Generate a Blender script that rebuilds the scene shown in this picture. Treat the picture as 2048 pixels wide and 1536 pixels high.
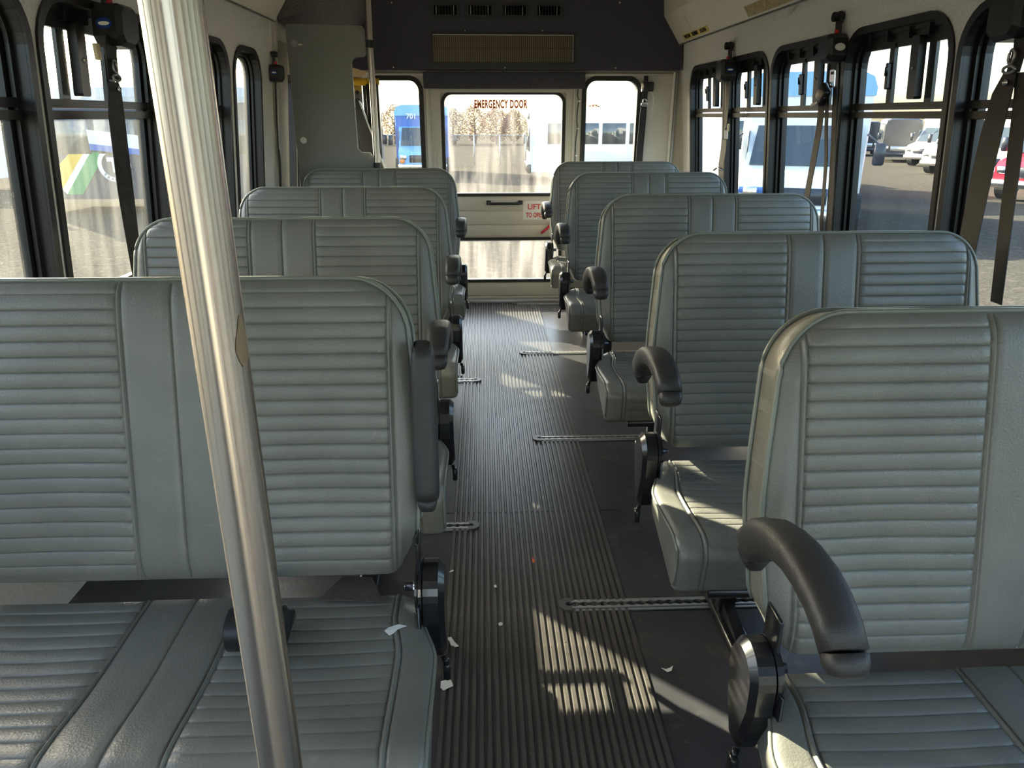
import bpy, bmesh, math, random
from mathutils import Vector, Matrix
from mathutils.geometry import tessellate_polygon
random.seed(7)
for o in list(bpy.data.objects): bpy.data.objects.remove(o)
S = bpy.context.scene
C = S.collection
PI = math.pi
rad = math.radians

# ------------------------------------------------------------------ camera
CAM = Vector((0, 0, 1.25))
cd = bpy.data.cameras.new('camera'); cd.sensor_width = 36; cd.lens = 1420 / 2048 * 36
cd.clip_start = .05; cd.clip_end = 900
cam = bpy.data.objects.new('camera', cd); C.objects.link(cam)
cam.location = CAM; cam.rotation_euler = (rad(90 - 20.71), 0, rad(-2.23))
S.camera = cam
# ------------------------------------------------------------------ light
SUN_AZ, SUN_EL = rad(-42), rad(22.5)          # azimuth clockwise from +Y (rear of the bus)
W = bpy.data.worlds.new('sky'); S.world = W; W.use_nodes = True
wn = W.node_tree; wn.nodes.clear()
sky = wn.nodes.new('ShaderNodeTexSky'); sky.sky_type = 'NISHITA'; sky.sun_disc = False
sky.sun_elevation = SUN_EL; sky.sun_rotation = SUN_AZ; sky.dust_density = 3.0; sky.air_density = 1.0; sky.ozone_density = 1.0
bg = wn.nodes.new('ShaderNodeBackground'); bg.inputs[1].default_value = .46
wo = wn.nodes.new('ShaderNodeOutputWorld')
wn.links.new(sky.outputs[0], bg.inputs[0]); wn.links.new(bg.outputs[0], wo.inputs[0])
sd = bpy.data.lights.new('sun', 'SUN'); sd.energy = 14.0; sd.angle = rad(.6); sd.color = (1, .90, .70)
sun = bpy.data.objects.new('sun', sd); C.objects.link(sun)
to_sun = Vector((math.sin(SUN_AZ) * math.cos(SUN_EL), math.cos(SUN_AZ) * math.cos(SUN_EL), math.sin(SUN_EL)))
sun.rotation_euler = to_sun.to_track_quat('Z', 'Y').to_euler()
sun.location = to_sun * 60
S.view_settings.view_transform = 'Standard'; S.view_settings.look = 'None'
S.view_settings.gamma = 1; S.view_settings.use_curve_mapping = False
S.view_settings.exposure = 1.3

# ------------------------------------------------------------------ materials
def mat(name, col, rough=.5, metal=0, bump=None, var=None, spec=.5, coat=0, wear=None):
    """bump=(scale, strength, kind), var=(scale, amount), wear=(scale, colour, threshold)"""
    m = bpy.data.materials.new(name); m.use_nodes = True
    nt = m.node_tree; b = nt.nodes['Principled BSDF']
    b.inputs['Roughness'].default_value = rough; b.inputs['Metallic'].default_value = metal
    b.inputs['Specular IOR Level'].default_value = spec
    b.inputs['Coat Weight'].default_value = coat
    tc = nt.nodes.new('ShaderNodeTexCoord')
    cur = None
    rgb = nt.nodes.new('ShaderNodeRGB'); rgb.outputs[0].default_value = (*col, 1); cur = rgb.outputs[0]
    if var:
        n = nt.nodes.new('ShaderNodeTexNoise'); n.inputs['Scale'].default_value = var[0]; n.inputs['Detail'].default_value = 6
        nt.links.new(tc.outputs['Object'], n.inputs['Vector'])
        mr = nt.nodes.new('ShaderNodeMapRange'); mr.inputs[1].default_value = .3; mr.inputs[2].default_value = .7
        mr.inputs[3].default_value = 1 - var[1]; mr.inputs[4].default_value = 1 + var[1]
        nt.links.new(n.outputs[0], mr.inputs[0])
        mx = nt.nodes.new('ShaderNodeVectorMath'); mx.operation = 'SCALE'
        nt.links.new(cur, mx.inputs[0]); nt.links.new(mr.outputs[0], mx.inputs['Scale']); cur = mx.outputs[0]
    if wear:
        n = nt.nodes.new('ShaderNodeTexNoise'); n.inputs['Scale'].default_value = wear[0]; n.inputs['Detail'].default_value = 9
        n.inputs['Roughness'].default_value = .7
        nt.links.new(tc.outputs['Object'], n.inputs['Vector'])
        mr = nt.nodes.new('ShaderNodeMapRange'); mr.inputs[1].default_value = wear[2]; mr.inputs[2].default_value = wear[2] + .12
        nt.links.new(n.outputs[0], mr.inputs[0])
        mm = nt.nodes.new('ShaderNodeMix'); mm.data_type = 'RGBA'
        nt.links.new(mr.outputs[0], mm.inputs[0]); nt.links.new(cur, mm.inputs[6]); mm.inputs[7].default_value = (*wear[1], 1)
        cur = mm.outputs[2]
    nt.links.new(cur, b.inputs['Base Color'])
    if bump:
        k = bump[2] if len(bump) > 2 else 'noise'
        if k == 'noise':
            n = nt.nodes.new('ShaderNodeTexNoise'); n.inputs['Scale'].default_value = bump[0]; n.inputs['Detail'].default_value = 4
        else:
            n = nt.nodes.new('ShaderNodeTexVoronoi'); n.inputs['Scale'].default_value = bump[0]
        nt.links.new(tc.outputs['Object'], n.inputs['Vector'])
        bn = nt.nodes.new('ShaderNodeBump'); bn.inputs['Strength'].default_value = bump[1]; bn.inputs['Distance'].default_value = .002
        nt.links.new(n.outputs[0], bn.inputs['Height']); nt.links.new(bn.outputs[0], b.inputs['Normal'])
    return m

def glass_mat(name, tint=(.93, .96, .95), dirt=.10, dirtcol=(.6, .6, .55), dscale=14):
    m = bpy.data.materials.new(name); m.use_nodes = True; nt = m.node_tree; nt.nodes.clear()
    out = nt.nodes.new('ShaderNodeOutputMaterial')
    tr = nt.nodes.new('ShaderNodeBsdfTransparent'); tr.inputs[0].default_value = (*tint, 1)
    gl = nt.nodes.new('ShaderNodeBsdfGlossy'); gl.inputs['Roughness'].default_value = .02
    lw = nt.nodes.new('ShaderNodeLayerWeight'); lw.inputs[0].default_value = .5
    pw = nt.nodes.new('ShaderNodeMath'); pw.operation = 'POWER'; pw.inputs[1].default_value = 5; nt.links.new(lw.outputs['Facing'], pw.inputs[0])
    fr = nt.nodes.new('ShaderNodeMath'); fr.operation = 'MULTIPLY_ADD'; fr.inputs[1].default_value = .5; fr.inputs[2].default_value = .025
    nt.links.new(pw.outputs[0], fr.inputs[0])
    mx = nt.nodes.new('ShaderNodeMixShader')
    nt.links.new(fr.outputs[0], mx.inputs[0]); nt.links.new(tr.outputs[0], mx.inputs[1]); nt.links.new(gl.outputs[0], mx.inputs[2])
    df = nt.nodes.new('ShaderNodeBsdfTranslucent'); df.inputs[0].default_value = (*dirtcol, 1)
    tc = nt.nodes.new('ShaderNodeTexCoord'); mp = nt.nodes.new('ShaderNodeMapping')
    mp.inputs['Scale'].default_value = (1, 1, .12)
    n = nt.nodes.new('ShaderNodeTexNoise'); n.inputs['Scale'].default_value = dscale; n.inputs['Detail'].default_value = 8
    nt.links.new(tc.outputs['Object'], mp.inputs[0]); nt.links.new(mp.outputs[0], n.inputs['Vector'])
    n2 = nt.nodes.new('ShaderNodeTexNoise'); n2.inputs['Scale'].default_value = 160; n2.inputs['Detail'].default_value = 2
    nt.links.new(tc.outputs['Object'], n2.inputs['Vector'])
    r2 = nt.nodes.new('ShaderNodeMapRange'); r2.inputs[1].default_value = .66; r2.inputs[2].default_value = .72
    r2.inputs[3].default_value = 0; r2.inputs[4].default_value = dirt * 1.6
    nt.links.new(n2.outputs[0], r2.inputs[0])
    mr = nt.nodes.new('ShaderNodeMapRange'); mr.inputs[1].default_value = .4; mr.inputs[2].default_value = .75
    mr.inputs[3].default_value = dirt * .25; mr.inputs[4].default_value = dirt * 2
    nt.links.new(n.outputs[0], mr.inputs[0])
    ad = nt.nodes.new('ShaderNodeMath'); ad.operation = 'ADD'; ad.use_clamp = True
    nt.links.new(mr.outputs[0], ad.inputs[0]); nt.links.new(r2.outputs[0], ad.inputs[1])
    m2 = nt.nodes.new('ShaderNodeMixShader')
    nt.links.new(ad.outputs[0], m2.inputs[0]); nt.links.new(mx.outputs[0], m2.inputs[1]); nt.links.new(df.outputs[0], m2.inputs[2])
    nt.links.new(m2.outputs[0], out.inputs[0])
    return m

M = {
 'vinyl': mat('seat_vinyl', (.180, .175, .150), .35, bump=(300, .17, 'voronoi'), var=(9, .10), wear=(26, (.215, .208, .175), .60)),
 'piping': mat('vinyl_piping', (.20, .21, .175), .33),
 'black': mat('black_plastic', (.014, .014, .015), .32, bump=(900, .1)),
 'arm': mat('arm_plastic', (.040, .036, .036), .42, bump=(700, .35)),
 'steel_black': mat('black_steel', (.010, .010, .012), .28, coat=.3),
 'alu_black': mat('black_aluminium', (.009, .009, .010), .36, spec=.5),
 'wall': mat('wall_laminate', (.80, .77, .73), .36, bump=(230, .55, 'noise'), var=(180, .13)),
 'wall_plain': mat('wall_plain', (.56, .53, .47), .45, var=(3, .05)),
 'door_paint': mat('door_paint', (.52, .49, .42), .40, var=(5, .04), wear=(16, (.36, .33, .27), .70)),
 'ceiling': mat('ceiling_panel', (.62, .60, .55), .6),
 'soffit': mat('soffit_panel', (.72, .67, .57), .42, var=(4, .05)),
 'carpet': mat('dark_carpet', (.075, .072, .090), .95, bump=(500, 1.0), var=(300, .45), spec=.1),
 'carpet_grey': mat('grey_carpet', (.15, .135, .135), .95, bump=(300, 1.0), var=(160, .5), spec=.1),
 'floor': mat('floor_rubber', (.055, .053, .056), .30, bump=(160, .15), var=(3.2, .35), wear=(9, (.12, .105, .088), .56)),
 'rib': mat('rib_rubber', (.085, .076, .066), .33, bump=(200, .2), var=(6, .3), wear=(11, (.16, .135, .10), .58)),
 'chrome': mat('brushed_steel', (.66, .60, .54), .26, 1),
 'stain': mat('brown_stain', (.30, .23, .15), .6),
 'bright': mat('bright_metal', (.75, .75, .76), .22, 1),
 'alu': mat('track_aluminium', (.60, .59, .57), .36, .9, bump=(400, .1)),
 'alu_dark': mat('track_end', (.16, .155, .15), .4, .7),
 'panel': mat('grey_panel', (.22, .225, .205), .5, var=(4, .05)),
 'white': mat('white_plastic', (.80, .79, .74), .5),
 'paper': mat('paper', (.78, .77, .72), .8),
 'yellow': mat('yellow_paint', (.72, .42, .015), .4),
 'label_yellow': mat('yellow_label', (.62, .48, .12), .5),
 'glue': mat('old_glue', (.42, .34, .17), .7, var=(60, .3)),
 'red': mat('red_plastic', (.55, .02, .03), .35),
 'redtext': mat('red_lettering', (.62, .05, .045), .5),
 'orangetext': mat('orange_lettering', (.85, .13, .02), .5),
 'webbing': mat('belt_webbing', (.010, .009, .009), .55, bump=(900, .4)),
 'blue_badge': mat('blue_badge', (.02, .05, .22), .2, coat=.5),
 'cream': mat('cream_plastic', (.65, .55, .32), .5),
 'rubber': mat('gasket_rubber', (.012, .012, .012), .55),
 'shade': mat('tint_strip', (.03, .035, .04), .25),
 'metal_grey': mat('grey_metal', (.38, .38, .38), .35, .8),
 'grille': mat('evaporator_fins', (.26, .21, .14), .4, .6),
 'gravel': mat('gravel', (.060, .055, .046), .95, bump=(9, 1.0), var=(26, .40), wear=(5.5, (.095, .084, .067), .54), spec=0),
 'kerb': mat('dry_leaves', (.28, .17, .09), .95, var=(40, .5), bump=(40, 1)),
 'bus_white': mat('white_coachwork', (.78, .78, .76), .3, coat=.4),
 'bus_grey': mat('grey_coachwork', (.38, .40, .42), .4),
 'bus_blue': mat('blue_coachwork', (.045, .14, .42), .3, coat=.4),
 'bus_ltblue': mat('light_blue_coachwork', (.20, .42, .66), .3, coat=.4),
 'bus_dark': mat('charcoal_coachwork', (.055, .06, .075), .4),
 'bus_black': mat('black_coachwork', (.02, .022, .03), .25),
 'bus_red': mat('red_coachwork', (.60, .02, .04), .3, coat=.4),
 'bus_green': mat('green_stripe', (.03, .26, .08), .45),
 'bus_yellow': mat('yellow_stripe', (.70, .42, .03), .45),
 'bus_glass': mat('vehicle_glass', (.035, .05, .055), .08, spec=.9),
 'tyre': mat('tyre_rubber', (.02, .02, .02), .8),
 'lamp_amber': mat('amber_lens', (.80, .22, .02), .3),
 'bark': mat('bark', (.12, .09, .07), .9),
 'leaf_red': mat('red_leaves', (.16, .05, .05), .9, var=(4, .35)),
 'leaf_grey': mat('grey_twigs', (.13, .10, .09), .9, var=(4, .35)),
 'leaf_ochre': mat('ochre_leaves', (.17, .10, .06), .9, var=(4, .35)),
 'fence': mat('galvanised_wire', (.35, .35, .34), .5, .6),
}
b_ = M['chrome'].node_tree.nodes['Principled BSDF']; b_.inputs['Anisotropic'].default_value = .85; b_.inputs['Anisotropic Rotation'].default_value = .25
M['glass'] = glass_mat('window_glass', dirt=.008)
M['glass_dirty'] = glass_mat('dusty_window_glass', dirt=.028)
M['glass_rear'] = glass_mat('hazy_rear_glass', dirt=.035, dirtcol=(.75, .72, .70))

# ------------------------------------------------------------------ helpers
def tag(o, label=None, cat=None, group=None, kind=None):
    if label: o['label'] = label
    if cat: o['category'] = cat
    if group: o['group'] = group
    if kind: o['kind'] = kind
    return o
def empty(name, loc=(0, 0, 0), rz=0, parent=None):
    o = bpy.data.objects.new(name, None); C.objects.link(o); o.location = loc; o.rotation_euler = (0, 0, rz)
    o.empty_display_size = .05
    if parent: o.parent = parent
    return o
def link(name, me, m=None, parent=None, loc=None):
    o = bpy.data.objects.new(name, me); C.objects.link(o)
    if m is not None and len(me.materials) == 0: me.materials.append(M[m] if isinstance(m, str) else m)
    if parent: o.parent = parent
    if loc: o.location = loc
    return o

class MB:
    """collects simple shapes into one mesh"""
    def __init__(s): s.v = []; s.f = []; s.sm = []
    def add(s, v, f, smooth=False):
        b = len(s.v); s.v += [tuple(p) for p in v]; s.f += [tuple(i + b for i in q) for q in f]; s.sm += [smooth] * len(f); return s
    def box(s, x0, x1, y0, y1, z0, z1, mtx=None):
        v = [Vector((x, y, z)) for x in (x0, x1) for y in (y0, y1) for z in (z0, z1)]
        if mtx: v = [mtx @ p for p in v]
        return s.add(v, [(0, 1, 3, 2), (4, 6, 7, 5), (0, 4, 5, 1), (2, 3, 7, 6), (0, 2, 6, 4), (1, 5, 7, 3)])
    def rbox(s, x0, x1, y0, y1, z0, z1, r=.01, mtx=None, seg=2):
        bm = bmesh.new(); bmesh.ops.create_cube(bm, size=1)
        for v in bm.verts:
            v.co = Vector(((x0 + x1) / 2 + v.co.x * (x1 - x0), (y0 + y1) / 2 + v.co.y * (y1 - y0), (z0 + z1) / 2 + v.co.z * (z1 - z0)))
        bmesh.ops.bevel(bm, geom=bm.edges[:], offset=r, segments=seg, profile=.5, affect='EDGES')
        bm.verts.index_update()
        v = [mtx @ q.co if mtx else q.co.copy() for q in bm.verts]; f = [[w.index for w in q.verts] for q in bm.faces]
        bm.free(); return s.add(v, f, True)
    def tube(s, pts, r, n=10, caps=True, smooth=True, squash=None, up=Vector((0, 0, 1))):
        """r: number or list; squash=(a,b) cross-section half sizes instead"""
        pts = [Vector(p) for p in pts]; N = len(pts); rings = []
        for i, p in enumerate(pts):
            t = (pts[min(i + 1, N - 1)] - pts[max(i - 1, 0)]).normalized()
            u = up if abs(t.dot(up)) < .95 else Vector((1, 0, 0))
            a = t.cross(u).normalized(); b = a.cross(t).normalized()
            rr = r[i] if isinstance(r, (list, tuple)) else r
            ra, rb = (squash[i] if isinstance(squash, list) else squash) if squash else (rr, rr)
            ring = []
            for k in range(n):
                an = 2 * PI * k / n; c, q = math.cos(an), math.sin(an)
                if squash:
                    c = math.copysign(abs(c) ** .6, c); q = math.copysign(abs(q) ** .6, q)
                ring.append(p + a * c * ra + b * q * rb)
            rings.append(ring)
        v = [p for g in rings for p in g]; f = []
        for i in range(N - 1):
            for k in range(n):
                f.append((i * n + k, i * n + (k + 1) % n, (i + 1) * n + (k + 1) % n, (i + 1) * n + k))
        if caps: f.append(tuple(range(n))[::-1]); f.append(tuple((N - 1) * n + k for k in range(n)))
        return s.add(v, f, smooth)
    def loops(s, loops, close=True, smooth=False):
        """skin between equal-length loops"""
        n = len(loops[0]); v = [p for l in loops for p in l]; f = []
        for i in range(len(loops) - 1):
            for k in range(n if close else n - 1):
                f.append((i * n + k, i * n + (k + 1) % n, (i + 1) * n + (k + 1) % n, (i + 1) * n + k))
        return s.add(v, f, smooth)
    def prism(s, poly, fn, d0, d1, holes=(), smooth=False):
        """2D polygon (a,b) with holes, extruded from d0 to d1 through fn(a,b,d)"""
        ls = [[Vector((a, b, 0)) for a, b in poly]] + [[Vector((a, b, 0)) for a, b in h] for h in holes]
        tris = tessellate_polygon(ls); flat = [p for l in ls for p in l]; n = len(flat)
        v = [fn(p.x, p.y, d0) for p in flat] + [fn(p.x, p.y, d1) for p in flat]
        f = [tuple(t) for t in tris] + [tuple(i + n for i in t[::-1]) for t in tris]
        b = 0
        for l in ls:
            m = len(l)
            for k in range(m): f.append((b + k, b + (k + 1) % m, b + (k + 1) % m + n, b + k + n))
            b += m
        return s.add(v, f, smooth)
    def mesh(s, name='m', auto=True):
        me = bpy.data.meshes.new(name); me.from_pydata([tuple(p) for p in s.v], [], s.f)
        me.polygons.foreach_set('use_smooth', s.sm)
        bm = bmesh.new(); bm.from_mesh(me); bmesh.ops.recalc_face_normals(bm, faces=bm.faces[:]); bm.to_mesh(me); bm.free()
        return me
    def build(s, name, m=None, parent=None, loc=None, angle=None):
        me = s.mesh(name)
        if angle: me.set_sharp_from_angle(angle=angle)
        return link(name, me, m, parent, loc)

def rr(x0, x1, y0, y1, r, n=7):
    """rounded rectangle; r = radius or (bottom, top)"""
    rb, rt = r if isinstance(r, tuple) else (r, r)
    p = []
    for cx, cy, a0, q in ((x1 - rb, y0 + rb, -90, rb), (x1 - rt, y1 - rt, 0, rt), (x0 + rt, y1 - rt, 90, rt), (x0 + rb, y0 + rb, 180, rb)):
        for k in range(n + 1):
            a = rad(a0 + 90 * k / n); p.append((cx + q * math.cos(a), cy + q * math.sin(a)))
    return p
def ringmesh(mb, out, inn, fn, d0, d1):
    A = [fn(a, b, d0) for a, b in out]; B = [fn(a, b, d0) for a, b in inn]
    A2 = [fn(a, b, d1) for a, b in out]; B2 = [fn(a, b, d1) for a, b in inn]
    mb.loops([A, B, B2, A2, A]); return mb
def text_mesh(s, size, sx=1.0, depth=.0008, bold=0.0, align='CENTER', spacing=1.0):
    c = bpy.data.curves.new('t', 'FONT'); c.body = s; c.size = size; c.extrude = depth; c.offset = bold
    c.align_x = align; c.align_y = 'CENTER'; c.resolution_u = 3; c.space_character = spacing
    o = bpy.data.objects.new('t', c); C.objects.link(o)
    dg = bpy.context.evaluated_depsgraph_get(); me = bpy.data.meshes.new_from_object(o.evaluated_get(dg))
    bpy.data.objects.remove(o); bpy.data.curves.remove(c)
    for v in me.vertices: v.co.x *= sx
    return me
def frame_mtx(origin, xdir, updir):
    x = Vector(xdir).normalized(); u = Vector(updir); u = (u - x * u.dot(x)).normalized(); n = x.cross(u)
    return Matrix(((x.x, u.x, n.x, origin[0]), (x.y, u.y, n.y, origin[1]), (x.z, u.z, n.z, origin[2]), (0, 0, 0, 1)))
def write(name, s, size, m, origin, xdir, updir, parent, sx=1, bold=0.0, depth=.0008, kind=None, spacing=1.0):
    me = text_mesh(s, size, sx, depth, bold, spacing=spacing); me.transform(frame_mtx(origin, xdir, updir))
    o = link(name, me, m, parent); return o

# ------------------------------------------------------------------ bus shell
KX = .09
XR = lambda z: 1.31 - KX * (z - 1.25)
XL = lambda z: -1.04 + KX * (z - 1.25)
def WR(a, b, d): return Vector((XR(b) + d, a, b))
def WLf(a, b, d): return Vector((XL(b) - d, a, b))
YR, YF = 4.97, -2.6         # rear and front ends
ZC = 1.99
TOP = 1.517; BOT = .74

floor = MB().box(-1.16, 1.43, YF - .1, YR + .1, -.12, 0).build('floor', 'floor'); tag(floor, kind='structure')
RP = .0177
ribme = MB()
ribme.add([(-.0062, YF, 0), (-.004, YF, .0045), (.004, YF, .0045), (.0062, YF, 0), (-.0062, YR - .02, 0), (-.004, YR - .02, .0045), (.004, YR - .02, .0045), (.0062, YR - .02, 0)],
          [(0, 1, 5, 4), (1, 2, 6, 5), (2, 3, 7, 6), (0, 3, 2, 1), (4, 5, 6, 7)])
ribme = ribme.mesh('rib')
for i in range(28):
    link('rib', ribme, 'rib', floor, (-.108 + i * RP, 0, .0005))
ribs2 = MB().add([(-.0062, 3.42, 0), (-.004, 3.42, .0045), (.004, 3.42, .0045), (.0062, 3.42, 0), (-.0062, YR - .02, 0), (-.004, YR - .02, .0045), (.004, YR - .02, .0045), (.0062, YR - .02, 0)],
          [(0, 1, 5, 4), (1, 2, 6, 5), (2, 3, 7, 6), (0, 3, 2, 1), (4, 5, 6, 7)]).mesh('rib')
for i in (1, 2, 3): link('rib', ribs2, 'rib', floor, (-.108 - i * RP, 0, .0005))
# seam across the aisle sheet
MB().box(-.40, .44, 2.083, 2.087, .0002, .0012).build('floor_seam', 'steel_black', floor)

# window lists: (far/near interval along the bus)
RW = [(4.07, 4.72, 'slide'), (3.445, 4.035, 'slide'), (2.765, 3.405, 'slide'), (2.10, 2.72, 'slide'), (1.44, 2.06, 'slide'), (.78, 1.40, 'slide'), (.12, .74, 'slide'), (-.54, .06, 'slide'), (-1.9, -.7, 'fixed')]
LW = [(3.24, 3.61, 'fixed'), (2.55, 3.17, 'slide'), (1.86, 2.50, 'slide'), (1.17, 1.815, 'slide'), (.50, 1.12, 'slide'), (-.18, .45, 'slide'), (-.84, -.24, 'slide'), (-2.1, -.95, 'fixed')]
RAD = (.06, .115)
def side_wall(name, fn, wins, y1):
    mb = MB()
    mb.prism([(YF, -.1), (y1, -.1), (y1, 2.05), (YF, 2.05)], fn, 0, .055, [rr(a, b, BOT, TOP, RAD) for a, b, k in wins])
    o = mb.build(name, 'wall'); tag(o, kind='structure'); return o
BOT = .64
side_wall('wall_right', WR, RW, YR + .05)
BOT = .74
wl = side_wall('wall_left', WLf, LW, 3.885)

def make_window(idx, fn, a, b, kind, side, dirty):
    e = empty('window_%d' % idx, fn((a + b) / 2, BOT, .03)); tag(e, kind='structure')
    inv = e.matrix_basis.translation.copy()
    g = lambda p, q, d: fn(p, q, d) - inv
    # inner trim ring + deep jamb
    mb = MB(); ringmesh(mb, rr(a - .012, b + .012, BOT - .012, TOP + .012, (.072, .127)), rr(a + .010, b - .010, BOT + .01, TOP - .01, (.052, .107)), g, -.007, -.0005)
    mb.build('inner_trim', 'alu_black', e)
    mb = MB()
    ringmesh(mb, rr(a + .002, b - .002, BOT + .002, TOP - .002, (.058, .113)), rr(a + .010, b - .010, BOT + .010, TOP - .010, (.052, .107)), g, 0, .06)
    ringmesh(mb, rr(a + .010, b - .010, BOT + .010, TOP - .010, (.052, .107)), rr(a + .024, b - .024, BOT + .024, TOP - .022, (.04, .094)), g, .026, .036)
    ringmesh(mb, rr(a + .010, b - .010, BOT + .010, TOP - .010, (.052, .107)), rr(a + .038, b - .038, BOT + .036, TOP - .030, (.03, .083)), g, .040, .062)
    mb.build('outer_frame', 'alu_black', e)
    ga = 'glass_dirty' if dirty else 'glass'
    if kind == 'slide':
        mb = MB()
        mb.prism([(a + .02, 1.268), (b - .02, 1.268), (b - .02, 1.289), (a + .02, 1.289)], g, .028, .055)
        mb.prism([(a + .02, 1.241), (b - .02, 1.241), (b - .02, 1.262), (a + .02, 1.262)], g, .022, .055)
        mb.build('transom_bar', 'alu_black', e)
        mb = MB(); mb.prism([(a + .06, TOP - .062), (b - .06, TOP - .062), (b - .03, TOP - .018), (a + .03, TOP - .018)], g, .034, .05)
        for q in (.25, .42, .62, .8):
            mb.prism([(a + (b - a) * q, TOP - .045), (a + (b - a) * q + .006, TOP - .045), (a + (b - a) * q + .006, TOP - .012), (a + (b - a) * q, TOP - .012)], g, .018, .034)
        mb.build('top_rail', 'alu_black', e)
        wd = b - a
        # frames of the two sliding sashes; positions measured from the rear end
        s1 = b - wd * .405; s2 = b - wd * .665; s3 = b - wd * .735
        mb = MB(); mb.prism([(s1 - .014, 1.289), (s1 + .014, 1.289), (s1 + .014, TOP - .05), (s1 - .014, TOP - .05)], g, .030, .042)
        st = mb.build('sash_stile', 'alu_black', e)
        mb = MB(); mb.prism(rr(s1 - .006, s1 + .010, 1.33, 1.41, .005, 3), g, .018, .030)
        mb.tube([g(s1 + .004, 1.372, .016), g(s1 - .012, 1.395, .008)], .004, 8)
        mb.build('latch', 'black', st)
        mb = MB(); mb.prism([(s3 - .018, 1.289), (s3 + .018, 1.289), (s3 + .018, TOP - .05), (s3 - .018, TOP - .05)], g, .040, .050)
        mb.build('sash_stile', 'shade', e)
        mb = MB(); mb.prism(rr(s2 - .022, s2 + .020, 1.297, 1.475, .008, 3), g, .010, .034)
        h = mb.build('sash_handle', 'black', e)
        mb = MB(); mb.tube([g(s2, 1.385, .0115), g(s2, 1.385, .007)], .005, 10)
        mb.build('handle_screw', 'metal_grey', h)
        mb = MB(); mb.prism(rr(a + .03, b - .03, BOT + .03, 1.25, (.035, .002)), g, .046, .050); mb.build('lower_pane', ga, e)
        mb = MB(); mb.prism(rr(a + .03, b - .03, 1.28, TOP - .026, (.002, .088)), g, .048, .052); mb.build('upper_pane', ga, e)
    else:
        mb = MB(); mb.prism(rr(a + .03, b - .03, BOT + .03, TOP - .026, (.035, .088)), g, .046, .050); mb.build('pane', ga, e)
wi = 1
BOT = .64
for a, b, k in RW: make_window(wi, WR, a, b, k, 1, False); wi += 1
BOT = .74
for a, b, k in LW: make_window(wi, WLf, a, b, k, -1, True); wi += 1

for k_, (a_, b_) in enumerate([(3.97, 4.37), (4.43, 4.86)]):
    e = empty('window_%d' % (20 + k_), WLf((a_ + b_) / 2, .72, .04)); tag(e, kind='structure'); inv = e.matrix_basis.translation.copy(); g = lambda p, q, d: WLf(p, q, d) - inv
    mb = MB(); ringmesh(mb, rr(a_ - .006, b_ + .006, .714, 1.456, .056), rr(a_ + .018, b_ - .018, .738, 1.432, .034), g, .022, .085); mb.build('rubber_gasket', 'rubber', e)
    mb = MB(); mb.prism(rr(a_ + .014, b_ - .014, .734, 1.436, .036), g, .054, .058); mb.build('pane', 'glass', e)
# left side beyond the last window: lift doorway jamb and the closed lift door
LDW = [(3.97, 4.37), (4.43, 4.86)]
mb = MB(); mb.prism([(3.885, -.1), (YR + .05, -.1), (YR + .05, 2.05), (3.885, 2.05)], WLf, .03, .08, [rr(a, b, .72, 1.45, .05) for a, b in LDW])
ld = mb.build('wall_left_rear', 'wall_plain'); tag(ld, kind='structure')
mb = MB(); mb.prism([(3.80, 0), (3.84, 0), (3.84, 1.99), (3.80, 1.99)], WLf, -.006, 0)
mb.prism([(3.855, 0), (3.885, 0), (3.885, 1.99), (3.855, 1.99)], WLf, -.012, 0)
tag(mb.build('trim_1', 'wall_plain'), kind='structure')
mb = MB(); mb.prism([(3.90, 0), (4.10, 0), (4.10, 1.60), (3.90, 1.60)], WLf, -.004, .028)
tag(mb.build('trim_2', mat('jamb_beige', (.30, .27, .22), .5, var=(8, .12))), kind='structure')

# ceiling, front end (windscreen opening behind the camera)
mb = MB(); mb.box(-1.02, 1.30, YF - .05, YR + .05, ZC, ZC + .06); tag(mb.build('ceiling', 'ceiling'), kind='structure')
FRf = lambda a, b, d: Vector((a, YF - d, b))
mb = MB(); mb.prism([(-1.17, -.1), (1.44, -.1), (1.30, 2.05), (-1.03, 2.05)], FRf, 0, .05, [rr(-.85, .55, .75, 1.80, .08), rr(.66, 1.12, .12, 1.80, .05)])
tag(mb.build('wall_front', 'wall_plain'), kind='structure')

# rear wall with two windows and the door opening
RB = lambda a, b, d: Vector((a, YR + d, b))
RWIN = (.655, 1.035, .86, 1.485); LWIN = (-.765, -.385, .52, 1.485)
DOOR = (-.30, .575, .03, 1.41)
mb = MB()
mb.prism([(-1.17, -.1), (1.44, -.1), (1.30, 2.05), (-1.03, 2.05)], RB, 0, .06,
         [rr(RWIN[0], RWIN[1], RWIN[2], RWIN[3], (.05, .09)), rr(LWIN[0], LWIN[1], LWIN[2], LWIN[3], (.05, .09)), rr(*DOOR, .01, 1)])
tag(mb.build('wall_rear', 'wall_plain'), kind='structure')
for n, w in ((wi, RWIN), (wi + 1, LWIN)):
    e = empty('window_%d' % n, ((w[0] + w[1]) / 2, YR, w[2])); tag(e, kind='structure')
    inv = e.matrix_basis.translation.copy(); g = lambda p, q, d: RB(p, q, d) - inv
    mb = MB(); ringmesh(mb, rr(w[0] - .006, w[1] + .006, w[2] - .006, w[3] + .006, (.056, .096)), rr(w[0] + .024, w[1] - .024, w[2] + .024, w[3] - .024, (.03, .066)), g, -.009, .045)
    mb.build('rubber_gasket', 'rubber', e)
    mb = MB(); mb.prism(rr(w[0] + .02, w[1] - .02, w[2] + .02, w[3] - .02, (.03, .07)), g, .030, .034); mb.build('pane', 'glass', e)
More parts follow.
